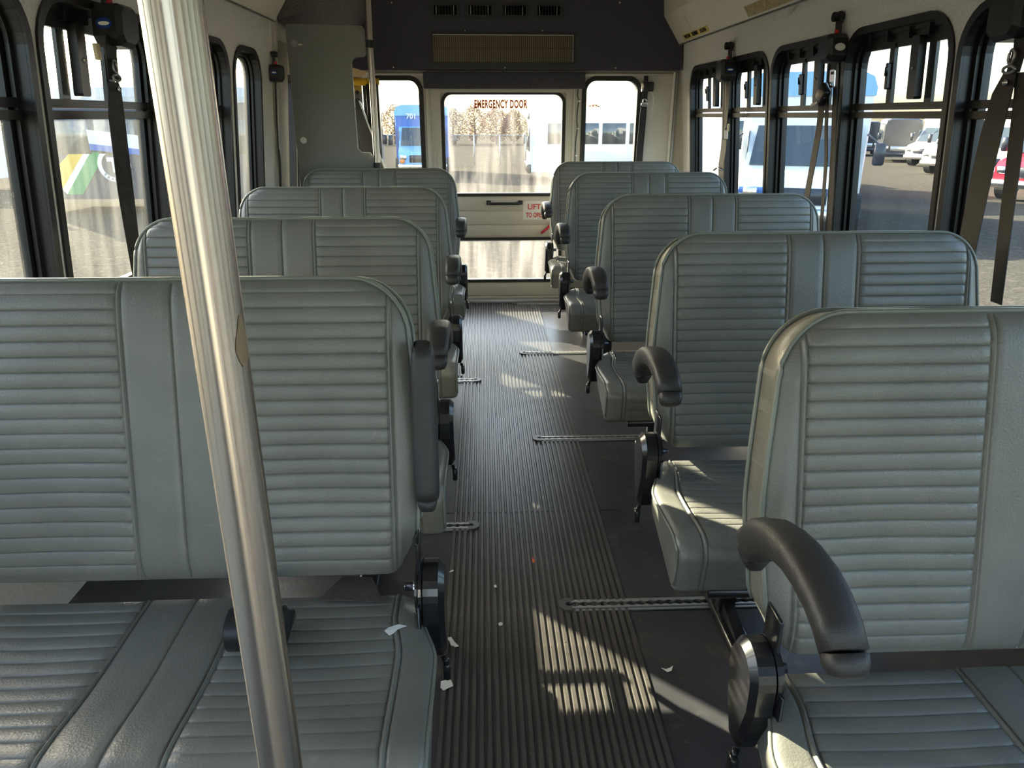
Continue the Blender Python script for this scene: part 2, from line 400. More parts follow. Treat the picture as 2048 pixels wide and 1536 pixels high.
# posts and mouldings on the rear wall
def moulding(name, x0, x1, z0, z1, m='wall_plain', d=.012):
    o = MB().rbox(x0, x1, YR - d, YR, z0, z1, min(.004, d * .4)).build(name, m); tag(o, kind='structure'); return o
moulding('trim_3', 1.255, 1.275, 0, 1.515, 'metal_grey', .02)
moulding('trim_4', 1.235, 1.253, 0, 1.515, 'wall', .02)
moulding('trim_5', -.362, -.340, 0, 1.515); moulding('trim_6', .592, .606, 0, 1.515)
moulding('trim_7', -.80, 1.24, 1.490, 1.505, 'wall_plain', .02)
mb = MB(); mb.prism([(4.90, 0), (4.94, 0), (4.94, 1.52), (4.90, 1.52)], WR, -.008, 0); tag(mb.build('trim_8', 'wall_plain'), kind='structure')
moulding('trim_9', -.34, .60, 0, .032, 'metal_grey', .06)

# emergency door
dr = empty('door_1', (.1375, YR, .03)); tag(dr, kind='structure'); inv = dr.matrix_basis.translation.copy()
DG = lambda p, q, d: RB(p, q, d) - inv
UW = (-.262, .538, .742, 1.392); LWD = (-.255, .532, .150, .452)
mb = MB(); mb.prism(rr(DOOR[0] + .01, DOOR[1] - .01, DOOR[2] + .006, DOOR[3] - .008, .02, 3), DG, .012, .045,
                    [rr(*UW, .07), rr(*LWD, .03)])
mb.build('door_skin', 'door_paint', dr)
mb = MB(); ringmesh(mb, rr(DOOR[0], DOOR[1], DOOR[2], DOOR[3], .012, 2), rr(DOOR[0] + .028, DOOR[1] - .028, DOOR[2] + .014, DOOR[3] - .02, .012, 2), DG, -.006, .012)
mb.build('door_frame', 'door_paint', dr)
for w, r in ((UW, .07), (LWD, .03)):
    mb = MB(); ringmesh(mb, rr(w[0] - .006, w[1] + .006, w[2] - .006, w[3] + .006, r), rr(w[0] + .014, w[1] - .014, w[2] + .014, w[3] - .014, r - .018), DG, .0, .05)
    mb.build('rubber_gasket', 'rubber', dr)
    mb = MB(); mb.prism(rr(w[0] + .012, w[1] - .012, w[2] + .012, w[3] - .012, r - .016), DG, .028, .032); mb.build('pane', 'glass_rear', dr)
for z0, z1 in ((.640, .735), (.545, .636), (.465, .541)):
    MB().rbox(-.262, .540, YR + .006, YR + .014, z0, z1, .003).build('door_panel', 'door_paint', dr, -inv)
MB().rbox(-.262, .540, YR + .004, YR + .014, .046, .138, .003).build('door_panel', 'door_paint', dr, -inv)
mb = MB(); y = YR - .028
mb.tube([(.03, YR + .008, .693), (.032, y, .693), (.05, y - .004, .690), (.235, y - .004, .690), (.252, y, .693), (.254, YR + .008, .693)], .010, 8, squash=(.009, .009))
mb.rbox(.018, .05, YR - .004, YR + .01, .680, .708, .003); mb.rbox(.235, .266, YR - .004, YR + .01, .680, .708, .003)
mb.build('pull_handle', 'black', dr, -inv)
mb = MB(); mb.tube([(.47, YR - .012, .56), (.44, YR - .016, .525), (.395, YR - .016, .488)], .013, 8, squash=(.015, .008)); mb.build('release_lever', 'red', dr, -inv)
st = MB().rbox(.268, .470, YR + .0035, YR + .0055, .577, .703, .0008).build('sticker', 'white', dr, -inv)
mb = MB(); mb.prism([(0, .0), (.012, 0), (.012, .035), (.022, .035), (.006, .056), (-.010, .035), (0, .035)], lambda a, b, d: Vector((.420 + a, YR + d, .625 + b)), .0018, .003)
mb.build('arrow', 'redtext', st)
write('lettering', 'LIFT', .050, 'redtext', (.345, YR + .003, .664), (1, 0, 0), (0, 0, 1), st, 1.0, .0012)
write('lettering', 'TO OPEN', .043, 'redtext', (.353, YR + .003, .608), (1, 0, 0), (0, 0, 1), st, .68, .0014)
t = write('lettering', 'EMERGENCY DOOR', .069, 'orangetext', (.120, YR + .024, 1.318), (1, 0, 0), (0, 0, 1), dr, .52, .0030, spacing=1.10)
t.location = -inv; t['label'] = 'narrow orange lettering on the glass reading EMERGENCY DOOR'

# ------------------------------------------------------------------ overhead
HY = 4.885
bk = empty('air_conditioning_bulkhead', (.15, HY, 1.52)); tag(bk, 'black carpeted overhead air conditioner housing with louvres and a long fin grille', 'air conditioner')
inv = bk.matrix_basis.translation.copy(); HG = lambda a, b, d: Vector((a, HY + d, b)) - inv
LV = [(-.300, -.135), (-.088, .077), (.124, .289), (.336, .501)]
LV = [(a + .0, b + .0) for a, b in LV]
GR = (-.305, .578, 1.562, 1.722)
mb = MB(); mb.prism([(-.83, 1.52), (1.268, 1.52), (1.262, ZC), (-.83, ZC)], HG, 0, .084,
    [rr(a, b, 1.818, 1.888, .004, 1) for a, b in LV] + [rr(*GR, .004, 1)])
mb.build('housing', 'carpet', bk)
for a, b in LV:
    mb = MB(); ringmesh(mb, rr(a - .006, b + .006, 1.812, 1.894, .006, 2), rr(a + .012, b - .012, 1.828, 1.880, .003, 2), HG, -.006, .03)
    lv = mb.build('louvre', 'black', bk)
    for k in range(8):
        x = a + .020 + k * (b - a - .04) / 7
        m4 = Matrix.Translation(Vector((x, HY + .022, 1.854)) - inv) @ Matrix.Rotation(rad(20), 4, 'Z')
        MB().box(-.0015, .0015, -.014, .014, -.026, .026, m4).build('vane', 'bright' if k in (0, 6, 7) else 'black', lv)
    MB().box(a, b, HY + .05, HY + .053, 1.82, 1.886).build('duct_back', 'black', lv, -inv)
mb = MB(); ringmesh(mb, rr(GR[0] - .010, GR[1] + .010, GR[2] - .010, GR[3] + .010, .006, 2), rr(GR[0] + .003, GR[1] - .003, GR[2] + .003, GR[3] - .003, .003, 2), HG, -.006, .02)
gr = mb.build('grille_frame', 'black', bk)
fin = MB().box(-.0016, .0016, .004, .020, GR[2] + .003, GR[3] - .003).mesh('fin')
for k in range(67):
    x = GR[0] + .008 + k * (GR[1] - GR[0] - .016) / 66
    o = link('fin', fin, 'grille', gr, (x - inv.x, HY - inv.y, -inv.z))
wire = MB().box(GR[0], GR[1], .001, .003, -.0008, .0008).mesh('wire')
for k in range(24):
    link('wire', wire, 'grille', gr, (-inv.x, HY - inv.y, GR[2] + .006 + k * (GR[3] - GR[2] - .012) / 23 - inv.z))
MB().box(GR[0], GR[1], HY - .001, HY + .004, 1.640, 1.644).build('cross_bar', 'black', gr, -inv)
MB().box(GR[0], GR[1], HY + .045, HY + .048, GR[2], GR[3]).build('coil_back', 'black', gr, -inv)
for q_ in ((GR[0], GR[1], GR[3] - .006, GR[3] - .002), (GR[1] - .005, GR[1] - .001, GR[2], GR[3])): MB().box(q_[0], q_[1], HY + .002, HY + .006, q_[2], q_[3]).build('fin_glint', 'bright', gr, -inv)  # bright strips imitating the light caught along the fin edges
scr = MB().tube([(0, 0, 0), (0, -.003, 0)], .0055, 8).mesh('screw')
for x, z in ((-.543, 1.893), (.854, 1.900), (-.553, 1.532), (.146, 1.532), (.846, 1.532), (-.101, 1.740), (.379, 1.742)):
    link('screw', scr, 'bright', bk, Vector((x, HY, z)) - inv)
va = MB().rbox(-.372, .660, 4.905, YR - .012, 1.412, 1.508, .004).build('door_valance', 'carpet'); tag(va, 'dark carpeted valance box above the emergency door', 'valance')

# right soffit duct
def soffit(name, side, y0, y1, label):
    X = XR if side > 0 else XL
    P_ = [(X(1.672), 1.672), (X(1.685) - side * .03, 1.668), (X(1.82) - side * .125, 1.825), (X(1.82) - side * .14, ZC), (X(ZC), ZC)]
    e = empty(name, (P_[1][0], (y0 + y1) / 2, 1.67)); inv = e.matrix_basis.translation.copy(); tag(e, label, 'duct')
    mb = MB(); A = [Vector((x, y0, z)) - inv for x, z in P_]; B = [Vector((x, y1, z)) - inv for x, z in P_]
    mb.loops([A, B]); mb.add(A, [(0, 1, 2, 3, 4)]); mb.add(B, [(4, 3, 2, 1, 0)])
    mb.build('duct_shell', 'soffit', e)
    mb = MB(); mb.box(P_[1][0] - .004, P_[1][0] + .004, y0, y1, 1.660, 1.667); mb.build('lower_lip', 'metal_grey', e, -inv)
    return e, P_, inv
sr, PP, inv = soffit('right_overhead_duct', 1, -2.4, 4.88, 'long beige overhead duct along the right wall with a yellow label')
a0 = Vector((PP[1][0], 0, PP[1][1])); a1 = Vector((PP[2][0], 0, PP[2][1])); ud = (a1 - a0).normalized(); nn = Vector((-ud.z, 0, ud.x))
def onsoff(t, y, off=.001): return a0 + ud * t + Vector((0, y, 0)) + nn * off
xd = (0, -1, 0)
def soffquad(name, t0, t1, y0, y1, m, par, th=.0012):
    v = [onsoff(t0, y0, .0004), onsoff(t0, y1, .0004), onsoff(t1, y1, .0004), onsoff(t1, y0, .0004)]; w = [p + nn * th for p in v]
    mb = MB(); mb.add([p - inv for p in v + w], [(0, 1, 2, 3), (4, 7, 6, 5), (0, 4, 5, 1), (1, 5, 6, 2), (2, 6, 7, 3), (3, 7, 4, 0)])
    return mb.build(name, m, par)
lab = soffquad('label_plate', .012, .046, 4.22, 4.72, 'label_yellow', sr)
lab['label'] = 'yellow label strip'
for s_, y_, w_ in (('WHEELCHAIR', 4.63, .40), ('SECUREMENT', 4.47, .40), ('LOCATION', 4.31, .46)):
    me = text_mesh(s_, .030, w_ * 1.6, .0005, .0004); me.transform(frame_mtx(onsoff(.029, y_, .0028) - inv, xd, ud)); link('lettering', me, 'bus_black', lab)
soffquad('glue_patch', .010, .060, 3.0, 3.62, 'glue', sr)
soffquad('panel_joint', .0, .15, 4.50, 4.503, 'metal_grey', sr, .0006)
MB().box(XR(1.65) - .010, XR(1.65), 3.36, 3.40, 1.635, 1.672).build('torn_strip', 'paper', sr, -inv)
mb = MB(); mb.add([Vector(p) - inv for p in [(XR(1.66) - .004, 3.16, 1.665), (XR(1.66) - .004, 3.24, 1.662), (XR(1.63) - .02, 3.22, 1.63), (XR(1.66) - .012, 3.16, 1.662)]], [(0, 1, 2, 3)])
mb.build('torn_strip', 'paper', sr)
sl, _, _ = soffit('left_overhead_duct', -1, -2.4, 3.775, 'long beige overhead duct along the left wall ending before the lift doorway')
# grey carpeted hump over the lift doorway
mb = MB(); lp = []
for y_, xo, zo in ((3.90, 0, 0), (4.2, .03, -.03), (4.5, .03, -.05), (HY - .006, .03, -.06)):
    x0 = XL(1.8); prof = []
    for k in range(9):
        a = k / 8 * PI / 2
        prof.append(Vector((x0 - .01 + (.30 + xo) * math.sin(a), y_, 1.69 + zo + .30 * (1 - math.cos(a)) ** .9 + .16 * math.sin(a) * 0)))
    lp.append(prof)
mb.loops(lp, close=False, smooth=True)
mb.add(lp[0] + [Vector((lp[0][0].x, 3.90, ZC))], [tuple(range(10))])
hump = mb.build('carpeted_hump', 'carpet_grey'); tag(hump, 'rounded grey carpeted housing above the lift doorway beside the ceiling', 'housing')

# ------------------------------------------------------------------ floor tracks
def track(x0, x1, y, s, label):
    e = empty('floor_track', ((x0 + x1) / 2, y, 0)); tag(e, label, 'track', None)
    inv = e.matrix_basis.translation.copy(); g = lambda a, b, d: Vector((a, b, d)) - inv
    hw = .0235
    holes = []; n = int(abs(x1 - x0) / .0254) - 2
    mb = MB()
    # two scalloped lips either side of the slot, plus outer ridges
    for sg in (-1, 1):
        top = []; N = n * 6
        for k in range(N + 1):
            x = x0 + .03 * s + (x1 - x0 - .03 * s) * k / N
            ph = (k % 6) / 6 * 2 * PI
            top.append((x, y + sg * (.0055 + .0028 * (1 - math.cos(ph)) / 2 * 1.6)))
        poly = top + [(x1, y + sg * .0145), (x0 + .03 * s, y + sg * .0145)]
        mb.prism(poly, g, .0005, .0085)
    mb.build('slotted_rail', 'alu', e)
    mb = MB()
    for sg in (-1, 1):
        for o1, o2, h in ((.0165, .0235, .005), ):
            mb.prism([(x0 + .03 * s, y + sg * o1), (x1, y + sg * o1), (x1, y + sg * o2), (x0 + .03 * s, y + sg * o2)], g, .0005, h)
    mb.build('side_flange', 'alu', e)
    MB().box(min(x0 + .02 * s, x1), max(x0 + .02 * s, x1), y - .0235, y + .0235, .0003, .0015).build('slot_bottom', 'steel_black', e, -inv)
    arc = [(x0 + .034 * s, y - .025), (x0 + .034 * s, y - .008)]
    out = [(x0 + s * .034, y - .026)] + [(x0 + s * .024 - s * .026 * math.sin(rad(a)), y - .026 * math.cos(rad(a))) for a in range(0, 181, 20)] + [(x0 + s * .034, y + .026)] \
        + [(x0 + s * .034, y + .008)] + [(x0 + s * .026 - s * .009 * math.sin(rad(a)), y + .008 * math.cos(rad(a))) for a in range(0, 181, 30)] + [(x0 + s * .034, y - .008)]
    MB().prism(out, g, .0005, .010).build('end_cap', 'alu_dark', e)
    return e
for yy, l in ((1.585, 'aluminium slotted floor track beneath the second right bench'), (2.65, 'aluminium slotted floor track below the third right bench'), (3.78, 'aluminium slotted floor track crossing a sunlit patch by the fourth right bench'), (4.90, 'farthest aluminium floor track in front of the emergency door')):
    track(.19, 1.36, yy, 1, l)
track(-.03, -1.10, 1.995, -1, 'aluminium floor track end showing right of the nearest left bench')
track(-.026, -1.10, 3.353, -1, 'aluminium floor track end showing beside the left benches farther back')

# ------------------------------------------------------------------ benches
HB, WB = .527, .41
TH = .034
REC = rad(13)
LOCALY = .055
def sstep(t): t = max(0, min(1, t)); return t * t * (3 - 2 * t)
def hw(t):
    w = WB - .022 * sstep((t - .2) / .33) - .030 * (1 - sstep(t / .085)) - .012 * (1 - sstep((t - .05) / .18))
    r = .095; d = HB - t
    if d < r: w = w - r + math.sqrt(max(0, r * r - (r - d) ** 2))
    r = .02
    if t < r: w = w - r + math.sqrt(max(0, r * r - (r - t) ** 2))
    return w
SE = [0, .082, .0895, .358, .3655]
def relief(x, t):
    ax = abs(x); q = 0
    for s_ in SE:
        d = ax - s_
        q -= (.0035 if s_ else .0045) * math.exp(-(d / .0022) ** 2)
    q += .0020 * math.exp(-((ax - .0858) / .003) ** 2) + .0020 * math.exp(-((ax - .3618) / .003) ** 2)
    if .091 < ax < .357:
        ph = (HB - t - .022) / .0262
        if ph > 0:
            fr_ = ph - math.floor(ph)
            q += .0034 * (math.sin(PI * fr_) ** .32) - .0028
        q += -.010 * math.exp(-((ax - .225) / .10) ** 2 - ((t - .17) / .11) ** 2)
    return q
def reclined(x, y, t): 
    c, s_ = math.cos(REC), math.sin(REC)
    return Vector((x, LOCALY + y * c + t * s_, .46 - y * s_ + t * c))
def backrest_mesh():
    xs = set()
    for s_ in SE:
        for d in (-.0045, -.0022, -.0011, 0, .0011, .0022, .0045): xs.add(round(s_ + d, 5))
    for d in (.0857, .3618, .015, .035, .055, .07, .105, .13, .16, .19, .225, .26, .29, .32, .345, .374, .380, .387, .393, .398, .402, .406, .41): xs.add(d)
    xs = sorted(set(abs(v) for v in xs)); xs = [-v for v in xs[::-1] if v > 0] + xs
    ts = [0, .0015, .004, .008, .013, .019]
    t = HB - .022; bs = []
    while t > .022:
        for fr_ in (0, .05, .12, .28, .5, .72, .88, .95):
            q = t - fr_ * .0262
            if q > .02: bs.append(q)
        t -= .0262
    ts = ts + sorted(bs) + [HB - .018, HB - .013, HB - .009, HB - .006, HB - .003, HB - .0012, HB]
    v = []; f = []; nx = len(xs); nt = len(ts)
    def front(x, t, h):
        e = min(h - abs(x), HB - t, t + .004)
        return -TH - .022 * (1 - math.exp(-max(e, 0) / .018)) - (relief(x, t) if h - abs(x) > .004 and .003 < t < HB - .003 else 0)
    def back(x, t, h):
        e = min(h - abs(x), HB - t, t); return TH + .010 * (1 - math.exp(-max(e, 0) / .02))
    for side in (0, 1):
        for t in ts:
            h = hw(t)
            for x in xs:
                xx = max(-h, min(h, x)); v.append(reclined(xx, (front if side == 0 else back)(xx, t, h), t))
    for side in (0, 1):
        b = side * nx * nt
        for j in range(nt - 1):
            for i in range(nx - 1):
                q = (b + j * nx + i, b + j * nx + i + 1, b + (j + 1) * nx + i + 1, b + (j + 1) * nx + i)
                f.append(q if side == 0 else q[::-1])
    B = nx * nt
    rim = [j * nx for j in range(nt)] + [(nt - 1) * nx + i for i in range(1, nx)] + [j * nx + nx - 1 for j in range(nt - 2, -1, -1)] + [i for i in range(nx - 2, 0, -1)]
    n = len(rim)
    for k in range(n): a, b2 = rim[k], rim[(k + 1) % n]; f.append((a, a + B, b2 + B, b2))
    me = bpy.data.meshes.new('backrest'); me.from_pydata([tuple(p) for p in v], [], f)
    bm = bmesh.new(); bm.from_mesh(me); bmesh.ops.remove_doubles(bm, verts=bm.verts[:], dist=2e-5); bmesh.ops.recalc_face_normals(bm, faces=bm.faces[:])
    bm.to_mesh(me); bm.free(); me.polygons.foreach_set('use_smooth', [True] * len(me.polygons)); me.set_sharp_from_angle(angle=rad(65))
    me.materials.append(M['vinyl']); return me
def back_piping(yy):
    mb = MB()
    ts = [.06 + k * (HB - .10 - .06) / 16 for k in range(17)] + [HB - .095 + .095 * math.sin(rad(a)) for a in range(6, 91, 7)]
    L = [(hw(t) + .0015, t) for t in ts]
    path = [(-x, t) for x, t in L] + [(x, t) for x, t in L[::-1]]
    mb.tube([reclined(x, yy, t + .0015) for x, t in path], .0042, 6)
    me = mb.mesh('piping'); me.materials.append(M['piping']); return me
CT = .432          # cushion top
def cushion_mesh():
    # side profile loop (y,z): back top -> front top -> front -> bottom -> back
    D = .43; yb = .020; prof = []
    top = [];  pit = .0285; n = int((D - .06) / pit)
    for k in range(n):
        for fr_ in (0, .06, .14, .3, .5, .7, .86, .94): top.append(k * pit + fr_ * pit)
    ztop = lambda s_: CT + .008 * math.exp(-((s_ - (D - .10)) / .08) ** 2) - .003 * math.exp(-((s_ - .2) / .1) ** 2)
    pts = []
    yend = n * pit
    for s_ in top + [yend]: pts.append((yb - s_, ztop(s_), 0, 1, s_))
    rf = .045
    y0, z0 = yb - yend, ztop(yend) - rf
    arc = rf * PI / 2
    for k in range(1, 9):
        a = PI / 2 * k / 8; pts.append((y0 - rf * math.sin(a), z0 + rf * math.cos(a), -math.sin(a), math.cos(a), yend + arc * k / 8))
    zlow = .318
    nf = 14
    for k in range(1, nf + 1):
        q = k / nf; pts.append((y0 - rf + .012 * q, z0 + (zlow - z0) * q, -1, 0, yend + arc + (z0 - zlow) * q))
    pts.append((y0 - rf + .022, zlow - .010, -.7, -.7, None)); pts.append((y0 - rf + .04, zlow - .013, 0, -1, None))
    pts.append((yb - .10, zlow + .01, 0, -1, None)); pts.append((yb, zlow + .03, 0, -1, None)); pts.append((yb + .003, CT - .02, 1, 0, None))
    xs = set()
    for s_ in SE:
        for d in (-.0045, -.0022, -.0011, 0, .0011, .0022, .0045): xs.add(round(s_ + d, 5))
    for d in (.0857, .3618, .02, .05, .11, .15, .2, .25, .3, .34, .375, .385, .393): xs.add(d)
    xs = sorted(set(abs(v) for v in xs)); ins = [0] * len(xs)
    xs += [.399, .4035, .407, .4095, .410]; ins += [.001, .003, .0065, .012, .018]
    X = [(-a, b) for a, b in list(zip(xs, ins))[::-1] if a > 0] + list(zip(xs, ins))
    v = []; f = []; n = len(pts)
    for x, inset in X:
        ax = abs(x)
        for (y, z, ny, nz, s_) in pts:
            q = 0
            if s_ is not None:
                for g_ in SE: q -= (.0035 if g_ else .003) * math.exp(-((ax - g_) / .0022) ** 2)
                q += .002 * math.exp(-((ax - .0858) / .003) ** 2) + .002 * math.exp(-((ax - .3618) / .003) ** 2)
                if .091 < ax < .357:
                    fr_ = s_ / pit - math.floor(s_ / pit + 1e-6); q += .0026 * (max(0, math.sin(PI * fr_)) ** .32) - .0022
                    q -= .006 * math.exp(-((ax - .225) / .12) ** 2 - ((s_ - .17) / .12) ** 2)
            yy, zz = y + ny * (q - inset), z + nz * (q - inset)
            cut = 0
            if ax > .36 and y > yb - .06: zz -= .02 * sstep((ax - .36) / .05) * sstep((y - yb + .06) / .06) if z > CT - .03 else 0
            wd = .028 * (ax / .41) ** 4 * sstep((yb - .05 - y) / .11)
            v.append((x + math.copysign(wd, x) if x else 0, yy, zz))
    nx = len(X)
    for i in range(nx - 1):
        for k in range(n): f.append((i * n + k, i * n + (k + 1) % n, (i + 1) * n + (k + 1) % n, (i + 1) * n + k))
    f.append(tuple(range(n))); f.append(tuple((nx - 1) * n + k for k in range(n))[::-1])
    me = bpy.data.meshes.new('cushion'); me.from_pydata(v, [], f)
    bm = bmesh.new(); bm.from_mesh(me); bmesh.ops.recalc_face_normals(bm, faces=bm.faces[:]); bmesh.ops.triangulate(bm, faces=[q for q in bm.faces if len(q.verts) > 4]); bm.to_mesh(me); bm.free()
    me.polygons.foreach_set('use_smooth', [True] * len(me.polygons)); me.set_sharp_from_angle(angle=rad(50)); me.materials.append(M['vinyl'])
    path = [(y, z - .010) if nz > .5 else (y + .008, z) for (y, z, ny, nz, s_) in [p for p in pts if p[4] is not None][::4]]
    mb = MB(); mb.tube([(.4095 + .028 * sstep((yb - .05 - y) / .11), y, z) for y, z in path], .0036, 6)
    mp = mb.mesh('piping'); mp.materials.append(M['piping'])
    return me, mp
BACK, BPIPES = backrest_mesh(), [back_piping(-TH - .001), back_piping(TH)]
CUSH, CPIPE = cushion_mesh()
def arm_mesh(s, raised):
    """s: +1 = aisle on the local -x side"""
    pts = [(-.012, -.062), (-.012, -.045), (-.018, -.025), (-.040, -.002), (-.070, .018), (-.105, .031), (-.142, .038), (-.180, .038), (-.214, .031), (-.240, .019), (-.260, .003), (-.270, -.010)]
    sz = [(.017, .012), (.022, .020), (.026, .027), (.027, .028), (.027, .024), (.027, .021), (.027, .019), (.027, .018), (.026, .018), (.025, .018), (.024, .018), (.023, .017)]
    if raised: rot = lambda y, z: (y * math.cos(rad(-97)) - z * math.sin(rad(-97)), y * math.sin(rad(-97)) + z * math.cos(rad(-97)))
    else: rot = lambda y, z: (y, z)
    P_ = []
    for y, z in pts:
        if raised: z *= .55
        yy, zz = rot(y, z); P_.append(Vector((0, yy, zz)))
    if raised:
        P_ = [Vector((0, y, z)) for y, z in ((.030, .285), (.034, .280), (.034, .262), (.030, .22), (.022, .15), (.012, .08), (.004, .03), (.002, .012), (0, -.004))]
        sz = [(.014, .010), (.021, .017), (.025, .020), (.026, .021), (.027, .022), (.027, .022), (.026, .022), (.026, .021), (.022, .019)]
    mb = MB(); mb.tube(P_[:-1], 1, 16, squash=sz[:-1]); a = mb.mesh('armrest'); a.materials.append(M['arm']); 
    mb = MB(); d = (P_[-1] - P_[-2]).normalized()
    mb.tube([P_[-2] + d * .001, P_[-1] - d * .004, P_[-1] + d * .006, P_[-1] + d * .010], 1, 16, squash=[(.0235, .0178), (.023, .017), (.019, .014), (.010, .007)]); b = mb.mesh('end_cap'); b.materials.append(M['arm'])
    return a, b
ARM = {k: arm_mesh(1, k) for k in (False, True)}
def hinge_meshes():
    out = []
    # D-shaped cover, side view (y,z) relative to the hinge centre (z .47)
    prof = [(.055 * math.cos(rad(a)) , .055 * math.sin(rad(a))) for a in range(0, 181, 15)] + [(-.054, -.05), (-.030, -.125), (-.012, -.16), (.012, -.16), (.040, -.10), (.055, -.04)]
    prof = [(a * .88, b * .9) for a, b in prof]
    mb = MB(); g = lambda a, b, d: Vector((d, a, b))
    mb.prism(prof, g, -.010, .016)
    pin = [(a * .84, b * .86 - .004) for a, b in prof]
    mb.loops([[g(a, b, -.010) for a, b in prof], [g(a, b, -.020) for a, b in pin]], smooth=True); mb.add([g(a, b, -.020) for a, b in pin], [tuple(range(len(pin)))])
    me = mb.mesh('hinge_cover'); me.materials.append(M['steel_black']); out.append(me)
    mb = MB(); mb.tube([(.018, 0, 0), (.024, 0, 0)], .050, 24, smooth=False); mb.tube([(.026, 0, .0), (.030, 0, 0)], .044, 24, smooth=False)
    mb.rbox(.020, .027, -.02, .03, -.02, .10, .003); mb.tube([(.015, 0, 0), (.05, 0, 0)], .008, 10)
    mb.rbox(.020, .026, -.06, .02, -.13, .0, .003)
    me = mb.mesh('recliner_plate'); me.materials.append(M['steel_black']); out.append(me)
    mb = MB(); mb.tube([(.03, .0, 0), (.052, .0, 0)], .004, 8); mb.tube([(.03, 0, 0), (.036, 0, 0)], .009, 6, smooth=False)
    me = mb.mesh('bolt'); me.materials.append(M['bright']); out.append(me)
    mb = MB(); mb.tube([(-.012, -.01, -.145), (-.020, -.02, -.16)], .006, 8); mb.rbox(-.026, -.012, -.03, -.008, -.185, -.15, .004)
    me = mb.mesh('recline_lever'); me.materials.append(M['steel_black']); out.append(me)
    return out
HINGE = hinge_meshes()
fm = MB()
fm.tube([(-.36, -.34, .30), (.36, -.34, .30)], .013, 8); fm.tube([(-.36, .05, .31), (.36, .05, .31)], .013, 8)
for x in (-.34, -.12, .12, .34): fm.tube([(x, -.34, .30), (x, .05, .31)], .011, 8)
FRAME = fm.mesh('seat_frame'); FRAME.materials.append(M['steel_black'])
def leg_mesh():
    mb = MB(); mb.rbox(-.022, .022, -.05, -.01, .02, .30, .006); mb.add([(-.014, -.20, .025), (.014, -.20, .025), (.014, .10, .025), (-.014, .10, .025), (-.014, -.06, .06), (.014, -.06, .06), (.014, .0, .06), (-.014, .0, .06)],
        [(0, 1, 2, 3), (4, 7, 6, 5), (0, 4, 5, 1), (1, 5, 6, 2), (2, 6, 7, 3), (3, 7, 4, 0)])
    me = mb.mesh('pedestal_leg'); me.materials.append(M['steel_black'])
    mb = MB(); mb.rbox(-.030, .030, -.23, .13, .002, .026, .006); fo = mb.mesh('foot_plate'); fo.materials.append(M['steel_black'])
    return me, fo
LEG, FOOT = leg_mesh()
knob = MB().tube([(0, 0, 0), (-.010, -.004, 0)], .0065, 10).mesh('release_knob'); knob.materials.append(M['red'])
def bench(xc, D0, s, label, group, raised=False):
    e = empty('bench_seat', (xc, D0, 0)); tag(e, label, 'bench seat', group)
    b = link('backrest', BACK, None, e); [link('piping', q, None, b) for q in BPIPES]
    if s < 0: b.location.z = .009
    c = link('seat_cushion', CUSH, None, e); link('piping', CPIPE, None, c); link('piping', CPIPE, None, c).scale = (-1, 1, 1)
    link('seat_frame', FRAME, None, e)
    mir = Matrix.Scale(-1, 4, (1, 0, 0)) if s < 0 else Matrix()
    def place(name, me, par, pos):
        o = link(name, me, None, par); o.location = (pos[0] * s, pos[1], pos[2])
        if s < 0: o.scale = (-1, 1, 1)
        return o
    hx = -.412
    a, cap = ARM[raised]
    ax_ = (-.455 if s > 0 else -.428) if not raised else -.420
    ar = place('armrest', a, e, (ax_, -.005 if not raised else .048, .724 if not raised else .605))
    oc = link('end_cap', cap, None, ar)
    pv = MB().tube([(0, 0, 0), (.03, 0, 0)], .016, 12).mesh('arm_pivot'); pv.materials.append(M['steel_black'])
    place('arm_pivot', pv, e, (-.437, .062 if raised else -.01, .64 if raised else .70))
    h = place('hinge_cover', HINGE[0], e, (hx - .018, -.015, .474))
    place('recliner_plate', HINGE[1], e, (hx - .018, -.015, .474))
    place('bolt', HINGE[2], e, (hx - .018, -.015, .474))
    lv = place('recline_lever', HINGE[3], e, (hx - .018, -.015, .474))
    place('release_knob', knob, e, (-.408, -.13, .325))
    lg = place('pedestal_leg', LEG, e, (-.20, -.02, 0)); fo = link('foot_plate', FOOT, None, lg)
    wb = MB().rbox(.33, .432, -.30, .03, .285, .315, .005).mesh('wall_bracket'); wb.materials.append(M['steel_black'])
    place('wall_bracket', wb, e, (0, 0, 0))
    return e
for D0, l in ((.845, 'nearest grey vinyl bench seat on the right with a large armrest in front'),
              (1.58, 'second grey vinyl bench seat on the right, its cushion crossed by sunlight'),
              (2.47, 'third grey vinyl bench seat on the right of the aisle'),
              (3.51, 'fourth grey vinyl bench seat on the right of the aisle'),
              (4.40, 'rearmost grey vinyl bench seat on the right beside the emergency door')):
    bench(.824, D0, 1, l, 'grey vinyl bench seats')
for D0, l, r in ((1.065, 'nearest grey vinyl bench seat on the left with its armrest folded up', True),
              (1.82, 'second grey vinyl bench seat on the left behind the steel pole', False),
              (2.70, 'third grey vinyl bench seat on the left of the aisle', False),
              (3.72, 'rearmost left grey vinyl bench seat in front of the grey panel', False)):
    bench(-.527 if r else -.54, D0, -1, l, 'grey vinyl bench seats', r)

